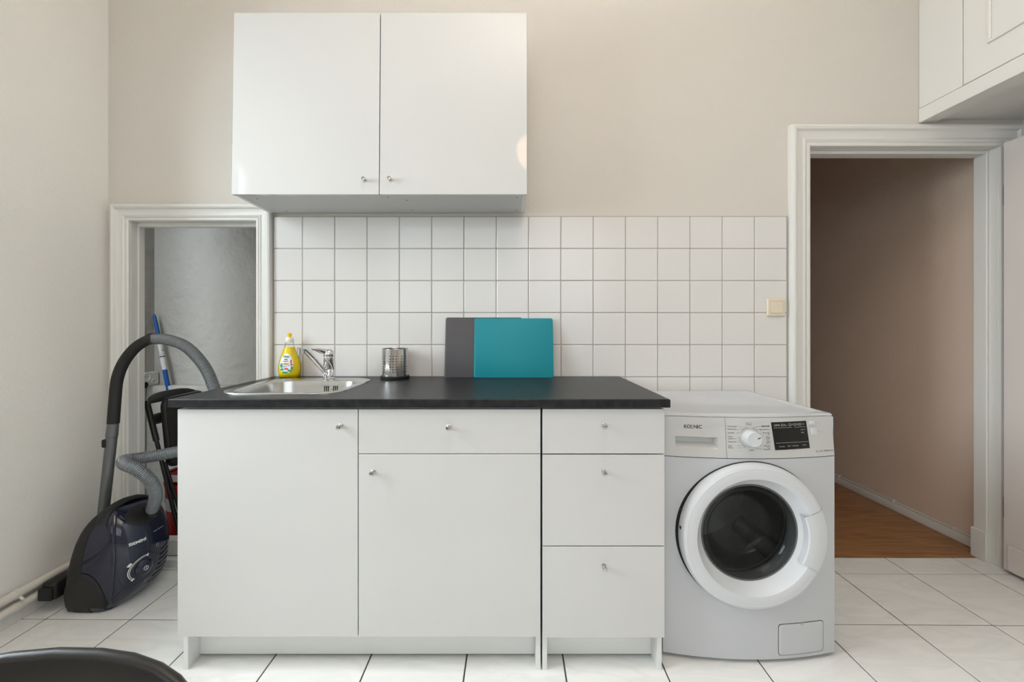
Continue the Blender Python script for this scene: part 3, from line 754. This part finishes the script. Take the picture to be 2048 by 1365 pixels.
bms = [text_bm(t, s, 'LEFT', .0001, on_disp(u, v)) for t, s, u, v in (('LED', .0085, .06, .11), ('Max\nVario', .0038, .175, .11), ('Eco\nPerfect', .0038, .345, .11), ('Start\nin', .0038, .555, .11), ('Ende\nTemp', .0038, .705, .11), ('1400', .0048, .855, .11), ('Temp °C', .0046, .80, .31), ('U/min', .0046, .80, .41), ('Vorwäsche', .0044, .12, .88), ('Start', .0044, .36, .87), ('Extra Spülen', .0044, .50, .87), ('Fertig in', .0044, .79, .87))]
for u, v, u2 in ((.05, .75, .97), (.04, .205, .55), (.62, .205, .96)):
    b2 = NB(); us = [u+(u2-u)*k/8 for k in range(9)]
    A, B = [[b2.verts.new((dq(t, vv)[0], py_(*dq(t, vv))-.0020, dq(t, vv)[1])) for t in us] for vv in (v-.004, v+.006)]
    for k in range(8): b2.faces.new((A[k], A[k+1], B[k+1], B[k]))
    bms.append(b2)
for u in (.315, .525, .675, .825):
    c = dq(u-.02, .11); b2 = NB(); ro = [(c[0]+.0045*math.cos(a), c[1]+.0045*math.sin(a)) for a in [2*PI*k/14 for k in range(14)]]; ri = [(c[0]+.003*math.cos(a), c[1]+.003*math.sin(a)) for a in [2*PI*k/14 for k in range(14)]]
    A = [b2.verts.new((x, py_(x, z)-.0018, z)) for x, z in ro]; B = [b2.verts.new((x, py_(x, z)-.0018, z)) for x, z in ri]
    for k in range(14): b2.faces.new((A[k], A[(k+1) % 14], B[(k+1) % 14], B[k]))
    bms.append(b2)
finish('display_print', join(bms), INKL, dsp, smooth=False)
c = dq(.455, .87); finish('red_dot', lathe(NB(), [(.002, 0), (.002, .0003)], (c[0], py_(*c)-.0013, c[1]), (0, -1, 0), 10), INKR, dsp, smooth=False)
for bx_, bz, w, h, t in ((1.0555, .8125, .019, .0125, 'Ein/Aus'), (1.061, .784, .022, .0235, 'Start/Pause')):
    bm = loft(NB(), [[(x, py_(x, z)-e, z) for x, z in rrect(bx_, bz, w/2-i, h/2-i, .0015, 2)] for e, i in ((-.002, 0), (.0018, 0), (.0028, .0012))])
    bt_ = finish('button', bm, WMD, wm)
    finish('button_print', text_bm(t, .0048, 'LEFT', 0, on_panel(bx_+w/2+.003, bz, .0006)), INKL, bt_, smooth=False)
finish('model_lettering', text_bm('7kg   A+++   KWM 71412 A3', .0058, 'RIGHT', .0001, on_panel(1.1345, .7165, .0006)), INK, pan, smooth=False)
# door
dy0 = fy(DCX)
def ring(prof, n=72, a0=0, a1=2*PI):
    full = abs(a1-a0-2*PI) < 1e-6; bm = NB(); k = n if full else n+1
    A = [a0+(a1-a0)*i/n for i in range(k)]
    rows = [[bm.verts.new((DCX+r*math.cos(a), dy0-h, DCZ+r*math.sin(a))) for a in A] for r, h in prof]
    for p, q in zip(rows[:-1], rows[1:]):
        for i in range(k if full else k-1): bm.faces.new((p[i], p[(i+1) % k], q[(i+1) % k], q[i]))
    return bm
dr = finish('door', ring([(.215, -.012), (.2455, -.010), (.2470, .004), (.2455, .014), (.2400, .0225), (.2310, .0272), (.2285, .0268), (.2270, .0272), (.1995, .0285), (.1965, .0275), (.1670, -.014), (.1640, -.016)]), WMD, wm, angle=28)
bm = NB(); A = [2*PI*k/96 for k in range(96)]
rows = [[bm.verts.new((DCX+r*math.cos(a), fy(DCX+r*math.cos(a))-e, DCZ+r*math.sin(a))) for a in A] for r, e in ((.2380, .0030), (.2492, .0030), (.2494, -.004))]
for p, q in zip(rows[:-1], rows[1:]):
    for i in range(96): bm.faces.new((p[i], p[(i+1) % 96], q[(i+1) % 96], q[i]))
finish('door_gap', bm, DARKGAP, wm)
a0, a1 = math.radians(-29), math.radians(23)
bm = ring([(.1765, -.016), (.1765, .0245), (.180, .0278), (.1985, .0296), (.2290, .0284), (.2400, .0238), (.2462, .013), (.2472, .004), (.2465, -.004)], 26, a0, a1)
finish('handle', bm, WMD, dr, angle=30)
for aa in (a0, a1):
    finish('handle_seam', ring([(.1966, .0292), (.1995, .0300), (.2292, .0288), (.2402, .0242), (.2465, .0133), (.2476, .004)], 1, aa-.0035, aa+.0035), INKL, dr)
finish('grip_recess', ring([(.166, -.013), (.1680, -.0135), (.1764, -.0125), (.1766, .010)], 22, a0+.05, a1-.05), WMP, dr)
finish('glass_bezel', ring([(.1655, -.013), (.1640, -.0125), (.1600, -.0145), (.158, -.02)]), RUBBER, dr)
gp = [(.1610, .016), (.158, .012), (.150, .012), (.140, .020), (.130, .045), (.122, .070), (.112, .088), (.095, .099), (.06, .106), (.001, .108)]
bm = lathe(NB(), gp, (DCX, dy0, DCZ), (0, 1, 0), 56, False, True)
finish('glass_bowl', bm, WGLASS, dr, angle=80)
for zz in (.098, -.026):
    finish('hinge_slot', bx(DCX-.2475+.001, DCX-.2475+.007, dy0-.012, dy0-.002, DCZ+zz/2+.04-.005, DCZ+zz/2+.04+.005, .001), DARKGAP, dr)
finish('gasket', lathe(NB(), [(.203, .02), (.196, .035), (.175, .05), (.168, .07), (.176, .09), (.19, .11)], (DCX, dy0, DCZ), (0, 1, 0), 56, False, False), RUBBER, wm, angle=50)
bm = lathe(NB(), [(.175, .10), (.232, .11), (.236, .13), (.236, .40), (.215, .43), (.01, .44)], (DCX, dy0, DCZ), (0, 1, 0), 56, False, True)
drum = finish('drum', bm, DRUM, wm, angle=40)
for a in (80, 200, 320):
    ar = math.radians(a); c = Vector((DCX+.225*math.cos(ar), dy0, DCZ+.225*math.sin(ar))); u = Vector((-math.sin(ar), 0, math.cos(ar))); w = Vector((math.cos(ar), 0, math.sin(ar)))
    bm = loft(NB(), [[c+Vector((0, y, 0))+u*.035*s-w*(0 if abs(s) > .9 else h) for s in (-1, -.5, 0, .5, 1)] for y, h in ((.14, .008), (.18, .028), (.36, .034), (.40, .01))], False, False, False)
    finish('drum_paddle', bm, DRUM, drum, angle=60)
# filter flap
FX0, FX1, FZ0, FZ1 = .9235, 1.0905, .0270, .1315
def dense(pts, step=.012):
    out = []
    for a, b in zip(pts, pts[1:]+pts[:1]):
        n = max(1, int(math.hypot(b[0]-a[0], b[1]-a[1])/step))
        out += [(a[0]+(b[0]-a[0])*k/n, a[1]+(b[1]-a[1])*k/n) for k in range(n)]
    return out
fpts = dense(rrect((FX0+FX1)/2, (FZ0+FZ1)/2, (FX1-FX0)/2, (FZ1-FZ0)/2, .010, 4)); fcx, fcz = (FX0+FX1)/2, (FZ0+FZ1)/2
def fring(k, e): return [(fcx+(x-fcx)*(1+k/.084), fy(fcx+(x-fcx)*(1+k/.084))-e, fcz+(z-fcz)*(1+k/.052)) for x, z in fpts]
finish('flap_gap', loft(NB(), [fring(-.002, .0007), fring(.0013, .0007), fring(.0013, -.002)], True, False, False), DARKGAP, wm, smooth=False)
fl = finish('filter_flap', loft(NB(), [fring(-.0002, -.001), fring(-.0002, .0012), fring(-.0010, .0017), fring(-.012, .0017), fring(-.026, .0017), fring(-.040, .0017), fring(-.0515, .0017)], True, False, True), WMW, wm, angle=40)
finish('flap_notch', loft(NB(), [[(x, fy(x)-e, z) for x, z in rrect(1.008, .1285, .0055-i, .0040-i, .0015, 2)] for e, i in ((0, 0), (.0026, 0))]), INKL, fl, smooth=False)
for x, y in ((MX-MH+.05, -.49), (MX+MH-.05, -.49), (MX-MH+.05, -.06), (MX+MH-.05, -.06)):
    finish('foot', lathe(NB(), [(.018, 0), (.02, .003), (.016, .010), (.010, .02)], (x, y, 0), (0, 0, 1), 14), BLACKP, wm)

# ------------------------------------------------------------------ light switch
ls = thing('light_switch', 'cream light switch on the tiles beside the doorway', 'light switch', (1.272, -.002, 1.238))
sx_, sz_ = 1.2725, 1.2375
def slab(cx, cz, hw, hh, r, ys, seg=5): return loft(NB(), [[(x, y, z) for x, z in rrect(cx, cz, hw-i, hh-i, r, seg)] for y, i in ys])
finish('frame', slab(sx_, sz_, .0425, .0425, .007, ((-.0005, 0), (-.006, .0003), (-.0095, .003), (-.0100, .006))), CREAM, ls)
finish('rocker', slab(sx_, sz_, .0280, .0280, .002, ((-.008, 0), (-.0125, .0004), (-.0135, .0015))), CREAM, ls)
finish('rocker_gap', slab(sx_, sz_, .0290, .0290, .002, ((-.009, 0), (-.0101, 0))), GROUT, ls)

# ------------------------------------------------------------------ heating pipes along the left wall
for z, w in ((.120, 'upper'), (.072, 'lower')):
    o = thing('heating_pipe', w+' of the two white heating pipes running low along the left wall', 'pipe', (XL+.022, -1.7, z), 'heating pipes along the left wall')
    finish('tube', rod(NB(), (XL+.022, -3.55, z), (XL+.022, -.005, z), .0158, 16), PIPE, o)
    for y in (-.40, -1.4, -2.4): finish('clip', lathe(NB(), [(.0185, 0), (.0185, .018)], (XL+.022, y, z), (0, 1, 0), 16), PIPE, o); 
    if w == 'upper': finish('vent_screw', lathe(NB(), [(.005, 0), (.005, .012), (.003, .014)], (XL+.036, -.389, z-.012), (.8, 0, -.6), 10), PIPE, o)

# ------------------------------------------------------------------ vacuum cleaner, parked upright
vc = thing('vacuum_cleaner', 'navy and black canister vacuum cleaner parked upright by the left wall', 'vacuum cleaner', (-1.62, -.20, 0))
VY = -.20
TL = [(.0, -1.764), (.05, -1.762), (.1, -1.756), (.2, -1.735), (.3, -1.703), (.35, -1.678), (.385, -1.650), (.402, -1.628)]
TR = [(.0, -1.575), (.02, -1.545), (.05, -1.517), (.09, -1.498), (.15, -1.484), (.22, -1.482), (.29, -1.494), (.34, -1.517), (.38, -1.556), (.402, -1.600)]
TS = [(.0, -1.640), (.10, -1.655), (.2, -1.660), (.3, -1.645), (.36, -1.628), (.402, -1.612)]
TW = [(.0, .118), (.03, .132), (.1, .141), (.25, .140), (.32, .130), (.36, .112), (.39, .085), (.402, .065)]
VX = -.022
TL, TR, TS = [[(z, x+VX) for z, x in t] for t in (TL, TR, TS)]
ZL = [0, .006, .02, .04, .065, .09, .12, .15, .18, .21, .24, .27, .295, .315, .335, .35, .365, .378, .389, .397, .402]
def half(z, right, n=18, grow=0.0):
    w = interp(TW, z)+grow; s = interp(TS, z); e = (interp(TR, z) if right else interp(TL, z))+(grow if right else -grow); ex = 3.0 if right else 4.5
    pts = []
    for k in range(n+1):
        a = -PI/2+PI*k/n; c, sn = math.cos(a), math.sin(a)
        pts.append((s+(e-s)*abs(c)**(2/ex), VY+w*math.copysign(abs(sn)**(2/ex), sn), z))
    return pts
def shellhalf(right, grow=0.0, zs=ZL): return loft(NB(), [half(z, right, 18, grow) for z in zs], True, True, True)
dome = finish('dome_cover', shellhalf(True), VACN, vc, angle=40)
finish('chassis', shellhalf(False, .0015), VACB, vc, angle=40)
def dome_at(yy, z, e=.0008):
    """a point on the dome at lateral place yy and height z"""
    w = interp(TW, z); s = interp(TS, z); r = interp(TR, z); q = min(abs(yy-VY)/w, .985)
    return (s+(r-s)*(1-q**3)**(1/3)+e, yy, z)
# wheel housing on the near side
bm = NB(); rings = []
for e, k in ((-.02, 1.0), (.003, 1.0), (.008, .95), (.0095, .85)):
    pr = []
    for a in [PI*i/20 for i in range(21)]:
        x = -1.660+VX+.088*k*math.cos(a); z = .006+.165*k*math.sin(a)**.8
        w = interp(TW, z); s = interp(TS, z); le = interp(TL, z); re = interp(TR, z)
        x = min(max(x, -1.745+VX), -1.56+VX)
        q = (abs(x-s)/(abs(le-s) if x < s else abs(re-s))); ex = 4.5 if x < s else 3.0
        y = VY-w*(max(0, 1-min(q, .999)**ex))**(1/ex)
        pr.append((x, y-e, z))
    rings.append(pr)
loft(bm, rings, True, False, True); finish('wheel_cover', bm, VACB, vc, angle=40)
# ridge along the near edge of the dome
rp_ = []
for z in [.02+.355*k/16 for k in range(17)]:
    w = interp(TW, z); yy = VY-w*.90; p = dome_at(yy, z, .0); rp_.append(Vector((p[0]-.002, p[1]+.001, z)))
finish('edge_ridge', sweep(NB(), rp_, .0065, 8), VACN, vc)
# recess and carrying handle at the top
hp = catmull([(-1.632, -.315, .350), (-1.634, -.285, .388), (-1.628, -.225, .407), (-1.616, -.160, .402), (-1.604, -.105, .372)], 8)
rings = []
for i, p in enumerate(hp):
    t = (hp[min(i+1, len(hp)-1)]-hp[max(i-1, 0)]).normalized(); u = Vector((1, 0, 0)); v = t.cross(u).normalized()
    rings.append([p+u*.021*math.cos(a)+v*.009*math.sin(a) for a in [2*PI*k/14 for k in range(14)]])
finish('carrying_handle', loft(NB(), rings), VACB, vc, angle=60)
bm = NB(); g = []
for j in range(7):
    g.append([bm.verts.new(dome_at(VY-.012+.072*(j+.15)/6.15*math.cos(2*PI*i/24), .348+.036*(j+.15)/6.15*math.sin(2*PI*i/24), .0014 if j < 6 else .0)) for i in range(24)])
for j in range(6):
    for i in range(24): bm.faces.new((g[j][i], g[j][(i+1) % 24], g[j+1][(i+1) % 24], g[j+1][i]))
bm.faces.new(g[0])
finish('handle_recess', bm, VACB, vc, angle=60)
hs = P(303, 1022, 1.845)
hd = (P(322, 988, 1.83)-hs).normalized()
finish('hose_socket', lathe(NB(), [(.034, -.030), (.032, .0), (.0275, .010), (.024, .016)], hs, hd, 24), VACB, vc)
# vents and printing on the dome
bms = []
for k in range(7):
    z = .050+.021*k; y1 = VY+.088-.012*abs(k-2)*.4; y0 = y1-.085+.007*k
    pts = [dome_at(y0+(y1-y0)*i/8, z+.012*(i/8)**2, .0009) for i in range(9)]; pt2 = [dome_at(y0+(y1-y0)*i/8, z+.012*(i/8)**2+.0065, .0009) for i in range(9)]
    b2 = NB(); A = [b2.verts.new(p) for p in pts]; B = [b2.verts.new(p) for p in pt2]
    for i in range(8): b2.faces.new((A[i], A[i+1], B[i+1], B[i]))
    finish('vent_slot', b2, BLACKP, vc, smooth=False)
finish('brand_lettering', text_bm('SIEMENS', .0155, 'CENTER', .0005, lambda x, y: dome_at(VY-.072+x, .2610+y, .0012)), INKW, vc, smooth=False)
finish('model_lettering', text_bm('super electronic', .0085, 'CENTER', 0, lambda x, y: dome_at(VY+.020+x, .272+y, .0012)), INKL, vc, smooth=False)
finish('power_lettering', text_bm('2200 W\nbagless', .007, 'CENTER', 0, lambda x, y: dome_at(VY-.030+x, .078+y, .0014)), INKL, vc, smooth=False)
DYC, DZC = VY-.056, .148
def dome_arc(r, a0, a1, w, n=22, e=.0014):
    b2 = NB(); A = [math.radians(a0+(a1-a0)*k/n) for k in range(n+1)]
    i = [b2.verts.new(dome_at(DYC+(r-w)*math.cos(t), DZC+(r-w)*math.sin(t), e)) for t in A]; o_ = [b2.verts.new(dome_at(DYC+r*math.cos(t), DZC+r*math.sin(t), e)) for t in A]
    for k in range(n): b2.faces.new((i[k], i[k+1], o_[k+1], o_[k]))
    return b2
finish('dial_scale', join([dome_arc(.050, 75, 225, .0022), dome_arc(.0455, 75, 225, .0014), dome_arc(.052, 70, 78, .010), dome_arc(.052, 222, 230, .010), dome_arc(.060, 138, 152, .008)]), INKW, vc, smooth=False)
dl = finish('power_dial', lathe(NB(), [(.034, -.010), (.033, .004), (.024, .0115), (.012, .0138), (.004, .0140)], dome_at(DYC, DZC, 0), (1, -.30, -.04), 28), VACN, vc)
c0 = Vector(dome_at(DYC, DZC, 0))
dn, du, dv = axes((1, -.30, -.04))
bm = sweep(NB(), [c0+dn*.0146+du*.0080*math.cos(a)+dv*.0080*math.sin(a) for a in [2*PI*k/20 for k in range(21)]], .0011, 6)
rod(bm, c0+dn*.0150-dv*.005, c0+dn*.0150+dv*.005, .0010, 6)
finish('power_symbol', bm, INKW, dl)
finish('lock_symbol', sweep(NB(), [Vector(dome_at(VY+.004+.006*math.cos(a), .210+.006*math.sin(a), .001)) for a in [2*PI*k/14 for k in range(15)]], .0008, 6), INKL, vc)
# suction tube, bent handle and hose
tb0, tb1 = P(203, 1062, 1.885), P(223.5, 874, 1.885)
finish('suction_tube', rod(NB(), tb0+(tb0-tb1)*.30, tb1, .0205, 20), TUBEG, vc)
tc_ = P(226.5, 845, 1.885)
finish('tube_collar', sweep(NB(), [tb1, tb1+(tc_-tb1)*.1, tb1+(tc_-tb1)*.15, tc_], lambda i: (.0205, .0225, .0215, .0205)[i], 20), TUBEG, vc)
sl_ = P(211, 887, 1.875); finish('tube_slider', bx(sl_.x-.008, sl_.x+.012, sl_.y-.014, sl_.y+.014, sl_.z-.018, sl_.z+.018, .006, 2), BLACKP, vc)
hp = catmull([P(226.5, 847, 1.885), P(230, 800, 1.885), P(235, 757, 1.885), P(249, 723, 1.88), P(272, 695, 1.875), P(297, 680, 1.87), P(309, 677.5, 1.87)], 8)
finish('bent_handle', sweep(NB(), hp, lambda i: .0245 if i > len(hp)-9 else .0222, 20), VACB, vc)
hpts = [P(304, 678, 1.87), P(335, 680, 1.865), P(372, 694, 1.86), P(405, 728, 1.855), P(424, 765, 1.85), P(436, 812, 1.84), P(432, 862, 1.83), P(405, 893, 1.82), P(360, 903, 1.805), P(300, 914, 1.78), P(262, 919, 1.755), P(247, 923, 1.72), P(252, 930, 1.69), P(275, 940, 1.69), P(300, 962, 1.71), P(312, 990, 1.75), P(305, 1019, 1.83)]
hq = resample(catmull(hpts, 16), .0016)
finish('hose', sweep(NB(), hq, lambda i: (.0208, .0232, .0240, .0232)[i % 4], 14), HOSE, vc, angle=80)
# floor nozzle clipped to the chassis
nz = finish('floor_nozzle', bx(-1.8655, -1.805, -.325, -.10, .050, .122, .014, 3), BLACKP, vc)
finish('bumper', bx(-1.864, -1.810, -.337, -.322, .055, .105, .006, 2), VACB, nz)
finish('swivel_joint', lathe(NB(), [(.018, -.03), (.024, 0), (.0245, .05), (.022, .09)], (-1.828, -.145, .11), (.12, 0, 1), 18), BLACKP, vc)

# ------------------------------------------------------------------ things in the alcove
br = thing('broom', 'blue broom handle with white sticker leaning in the alcove corner', 'broom', (-1.86, .45, 0))
pt, pb = P(308.5, 628, 2.53), P(335, 769, 2.52)
d = (pb-pt).normalized(); pl_ = pt+d*((pt.z-.06)/-d.z)
def along(z): return pt+d*((pt.z-z)/-d.z)
def at_y(py): 
    k = (py-628)/(769-628); return pt+(pb-pt)*k
finish('hanging_tip', sweep(NB(), [pt, pt+d*.02, at_y(678)], lambda i: (.003, .008, .0125)[i], 14), BLUE, br)
finish('sticker', rod(NB(), at_y(688), at_y(740), .0130, 14), LABELW, br)
finish('sticker_band', rod(NB(), at_y(713), at_y(715), .0133, 14), INK, br)
finish('handle', rod(NB(), at_y(678), pl_, .0122, 14), BLUE, br)
finish('brush_head', bx(pl_.x-.022, pl_.x+.022, pl_.y-.03, pl_.y+.03, .045, .075, .008, 2), BLUE, br)
finish('bristles', bx(pl_.x-.018, pl_.x+.018, pl_.y-.028, pl_.y+.028, .0, .046, .003), BLACKP, br)

bk = thing('bucket', 'red bucket with pale printed label standing inside the alcove', 'bucket', (-1.712, .285, 0))
finish('shell', lathe(NB(), [(.100, 0), (.104, .004), (.116, .30), (.120, .315), (.120, .325), (.115, .325), (.098, .01)], (-1.712, .285, 0), (0, 0, 1), 40, True, True), RED, bk)
finish('label', lathe(NB(), [(.1121, .185), (.1149, .252)], (-1.712, .285, 0), (0, 0, 1), 40, False, False), LABELW, bk)
bm = NB(); A = [math.radians(210+k*3) for k in range(7)]
va = [bm.verts.new((-1.712+.1148*math.cos(a), .285+.1148*math.sin(a), .222)) for a in A]; vb = [bm.verts.new((-1.712+.1155*math.cos(a), .285+.1155*math.sin(a), .242)) for a in A]
for k in range(6): bm.faces.new((va[k], va[k+1], vb[k+1], vb[k]))
finish('label_print', bm, mat('print_navy', (40, 48, 96), 0.6), bk)
pk = thing('cleaning_pack', 'red and white cleaning pack lying on top of the red bucket', 'pack', (-1.712, .285, .326))
finish('carton', bx(-1.80, -1.64, .205, .355, .3262, .386, .006, 2), RED, pk)
finish('label', bx(-1.797, -1.643, .2035, .206, .331, .368, .0004), LABELW, pk)
ss = thing('socket_strip', 'white power socket strip on the alcove wall behind the frame', 'socket', (-2.13, .50, .86))
finish('body', bx(AXL+.0005, AXL+.032, .28, .545, .795, .875, .006, 2), SOCKET, ss)
for y, z, r, m_ in ((.455, .852, .026, SOCKET), (.505, .822, .016, SOCKET), (.445, .805, .018, BLACKP)):
    o = finish('outlet', lathe(NB(), [(r, 0), (r, .005), (r*.86, .006), (r*.8, .001)], (AXL+.032, y, z), (1, 0, 0), 24), m_, ss)
    for s in (-1, 1): finish('pin_hole', lathe(NB(), [(.0026, 0), (.0026, .0006)], (AXL+.0335, y+s*.0095*r/.026, z), (1, 0, 0), 8), DARKGAP, o)

def folding_chair(label, folded):
    o = thing('folding_chair', label, 'chair', (0, 0, 0), 'black folding chairs')
    if folded: bq = lambda t: Vector((0, 0, t*.82)); bt_z = .82
    half_ = [(0, 0), (.05, -.0012), (.09, -.0045), (.125, -.012), (.150, -.023), (.168, -.040), (.179, -.062), (.185, -.09)]
    top = [(-x, z) for x, z in half_[::-1]]+half_[1:]
    def rail(zt, zb_, yb, bow=.03, th=.0075, straight=False):
        """curved plastic rail; top edge follows the rounded outline, rounded over its thickness"""
        bm = NB(); rings = []
        for x, dz in top:
            a = zt+(dz if not straight else dz*.12); b = zb_ + (.0 if straight else 0); yy = yb+bow*(x/.185)**2
            a = max(a, b+.02); c = th
            rings.append([(x, yy-c*math.cos(t), (a-c if math.sin(t) > 0 else b+c)+c*math.sin(t)) for t in [2*PI*(k+.5)/16 for k in range(16)]])
        return loft(bm, rings)
    if folded:
        finish('backrest', rail(.82, .765, 0), CHAIRP, o, angle=60)
        finish('lower_back_rail', rail(.712, .655, 0, .03, .0075, True), CHAIRP, o, angle=60)
        for s in (-1, 1):
            finish('leg', sweep(NB(), [Vector((s*.178, .028, .755)), Vector((s*.186, .030, .55)), Vector((s*.186, .012, .0))], .0095, 12), CHAIRT, o)
            finish('sleeve', sweep(NB(), [Vector((s*.178, .028, .775)), Vector((s*.186, .030, .575))], .0135, 12), CHAIRP, o)
            finish('leg', sweep(NB(), [Vector((s*.166, .024, .46)), Vector((s*.166, .036, .03))], .0085, 12), CHAIRT, o)
        seat = loft(NB(), [[(x, y, z) for x, z in rrect(0, .595, .150-i, .182-i, .05, 6)] for y, i in ((.066, .006), (.070, 0), (.088, 0), (.094, .004), (.094, .014), (.089, .020))])
        bmesh.ops.rotate(seat, cent=(0, .08, .77), matrix=Matrix.Rotation(math.radians(-10), 3, 'X'), verts=seat.verts[:])
        finish('seat', seat, CHAIRP, o, angle=45)
        finish('cross_bar', rod(NB(), (-.164, .026, .400), (.164, .026, .400), .007, 10), CHAIRT, o)
    else:
        finish('backrest', rail(.77, .712, -.19, .03, .0085), CHAIRP, o, angle=60)
        finish('lower_back_rail', rail(.665, .612, -.175, .03, .0075, True), CHAIRP, o, angle=60)
        for s in (-1, 1):
            finish('leg', sweep(NB(), [Vector((s*.180, -.158, .715)), Vector((s*.186, -.13, .58)), Vector((s*.186, .19, .0))], .0095, 12), CHAIRT, o)
            finish('leg', sweep(NB(), [Vector((s*.164, .13, .437)), Vector((s*.164, -.20, .0))], .0085, 12), CHAIRT, o)
        seat = loft(NB(), [[(x, y, z) for x, y in rrect(0, .02, .165-i, .185-i, .05, 6)] for z, i in ((.436, .006), (.440, 0), (.458, 0), (.464, .004), (.464, .014), (.459, .020))])
        finish('seat', seat, CHAIRP, o, angle=45)
        finish('cross_bar', rod(NB(), (-.164, -.13, .093), (.164, -.13, .093), .007, 10), CHAIRT, o)
    return o
fc = folding_chair('black folding chair folded flat inside the alcove beside the red bucket', True)
fc.matrix_world = Matrix.Translation((-1.650, .315, .006)) @ Matrix.Rotation(math.radians(-15.5), 4, 'Y') @ Matrix.Rotation(math.radians(-90), 4, 'Z')
fg = folding_chair('black chair back in the lower left foreground', False)
fg.location = (-.520, -1.71, 0); fg.rotation_euler = (0, 0, math.radians(183))

# ------------------------------------------------------------------ pendant lamp mirrored in the wall cabinet's door
LX, LY, LZ = .190, -1.62, 2.47
pd = thing('pendant_lamp', 'peach pendant lamp, seen only mirrored in the wall cabinet door', 'lamp', (LX, LY, LZ))
finish('shade', lathe(NB(), [(.105, .085), (.118, .05), (.122, 0), (.112, -.05), (.085, -.09), (.03, -.105)], (LX, LY, LZ), (0, 0, 1), 32, False, True), SHADE, pd, angle=80)
finish('cord', rod(NB(), (LX, LY, LZ+.02), (LX, LY, ZC-.03), .003, 8), CAPW, pd)
finish('socket_holder', lathe(NB(), [(.018, -.02), (.018, .05), (.006, .06)], (LX, LY, LZ), (0, 0, 1), 14), CAPW, pd)
finish('ceiling_cup', lathe(NB(), [(.05, 0), (.045, -.02), (.01, -.03)], (LX, LY, ZC-.001), (0, 0, 1), 20), CAPW, pd)
# fill light added inside the shade, aimed up to bounce off the ceiling
lp = bpy.data.lights.new('ceiling_bounce_fill', 'AREA'); lp.shape = 'DISK'; lp.size = .19; lp.energy = 40; lp.color = (1, .965, .93)
lo = bpy.data.objects.new('ceiling_bounce_fill', lp); COL.objects.link(lo); lo.location = (LX, LY, LZ+.075); lo.rotation_euler = (PI, 0, 0)
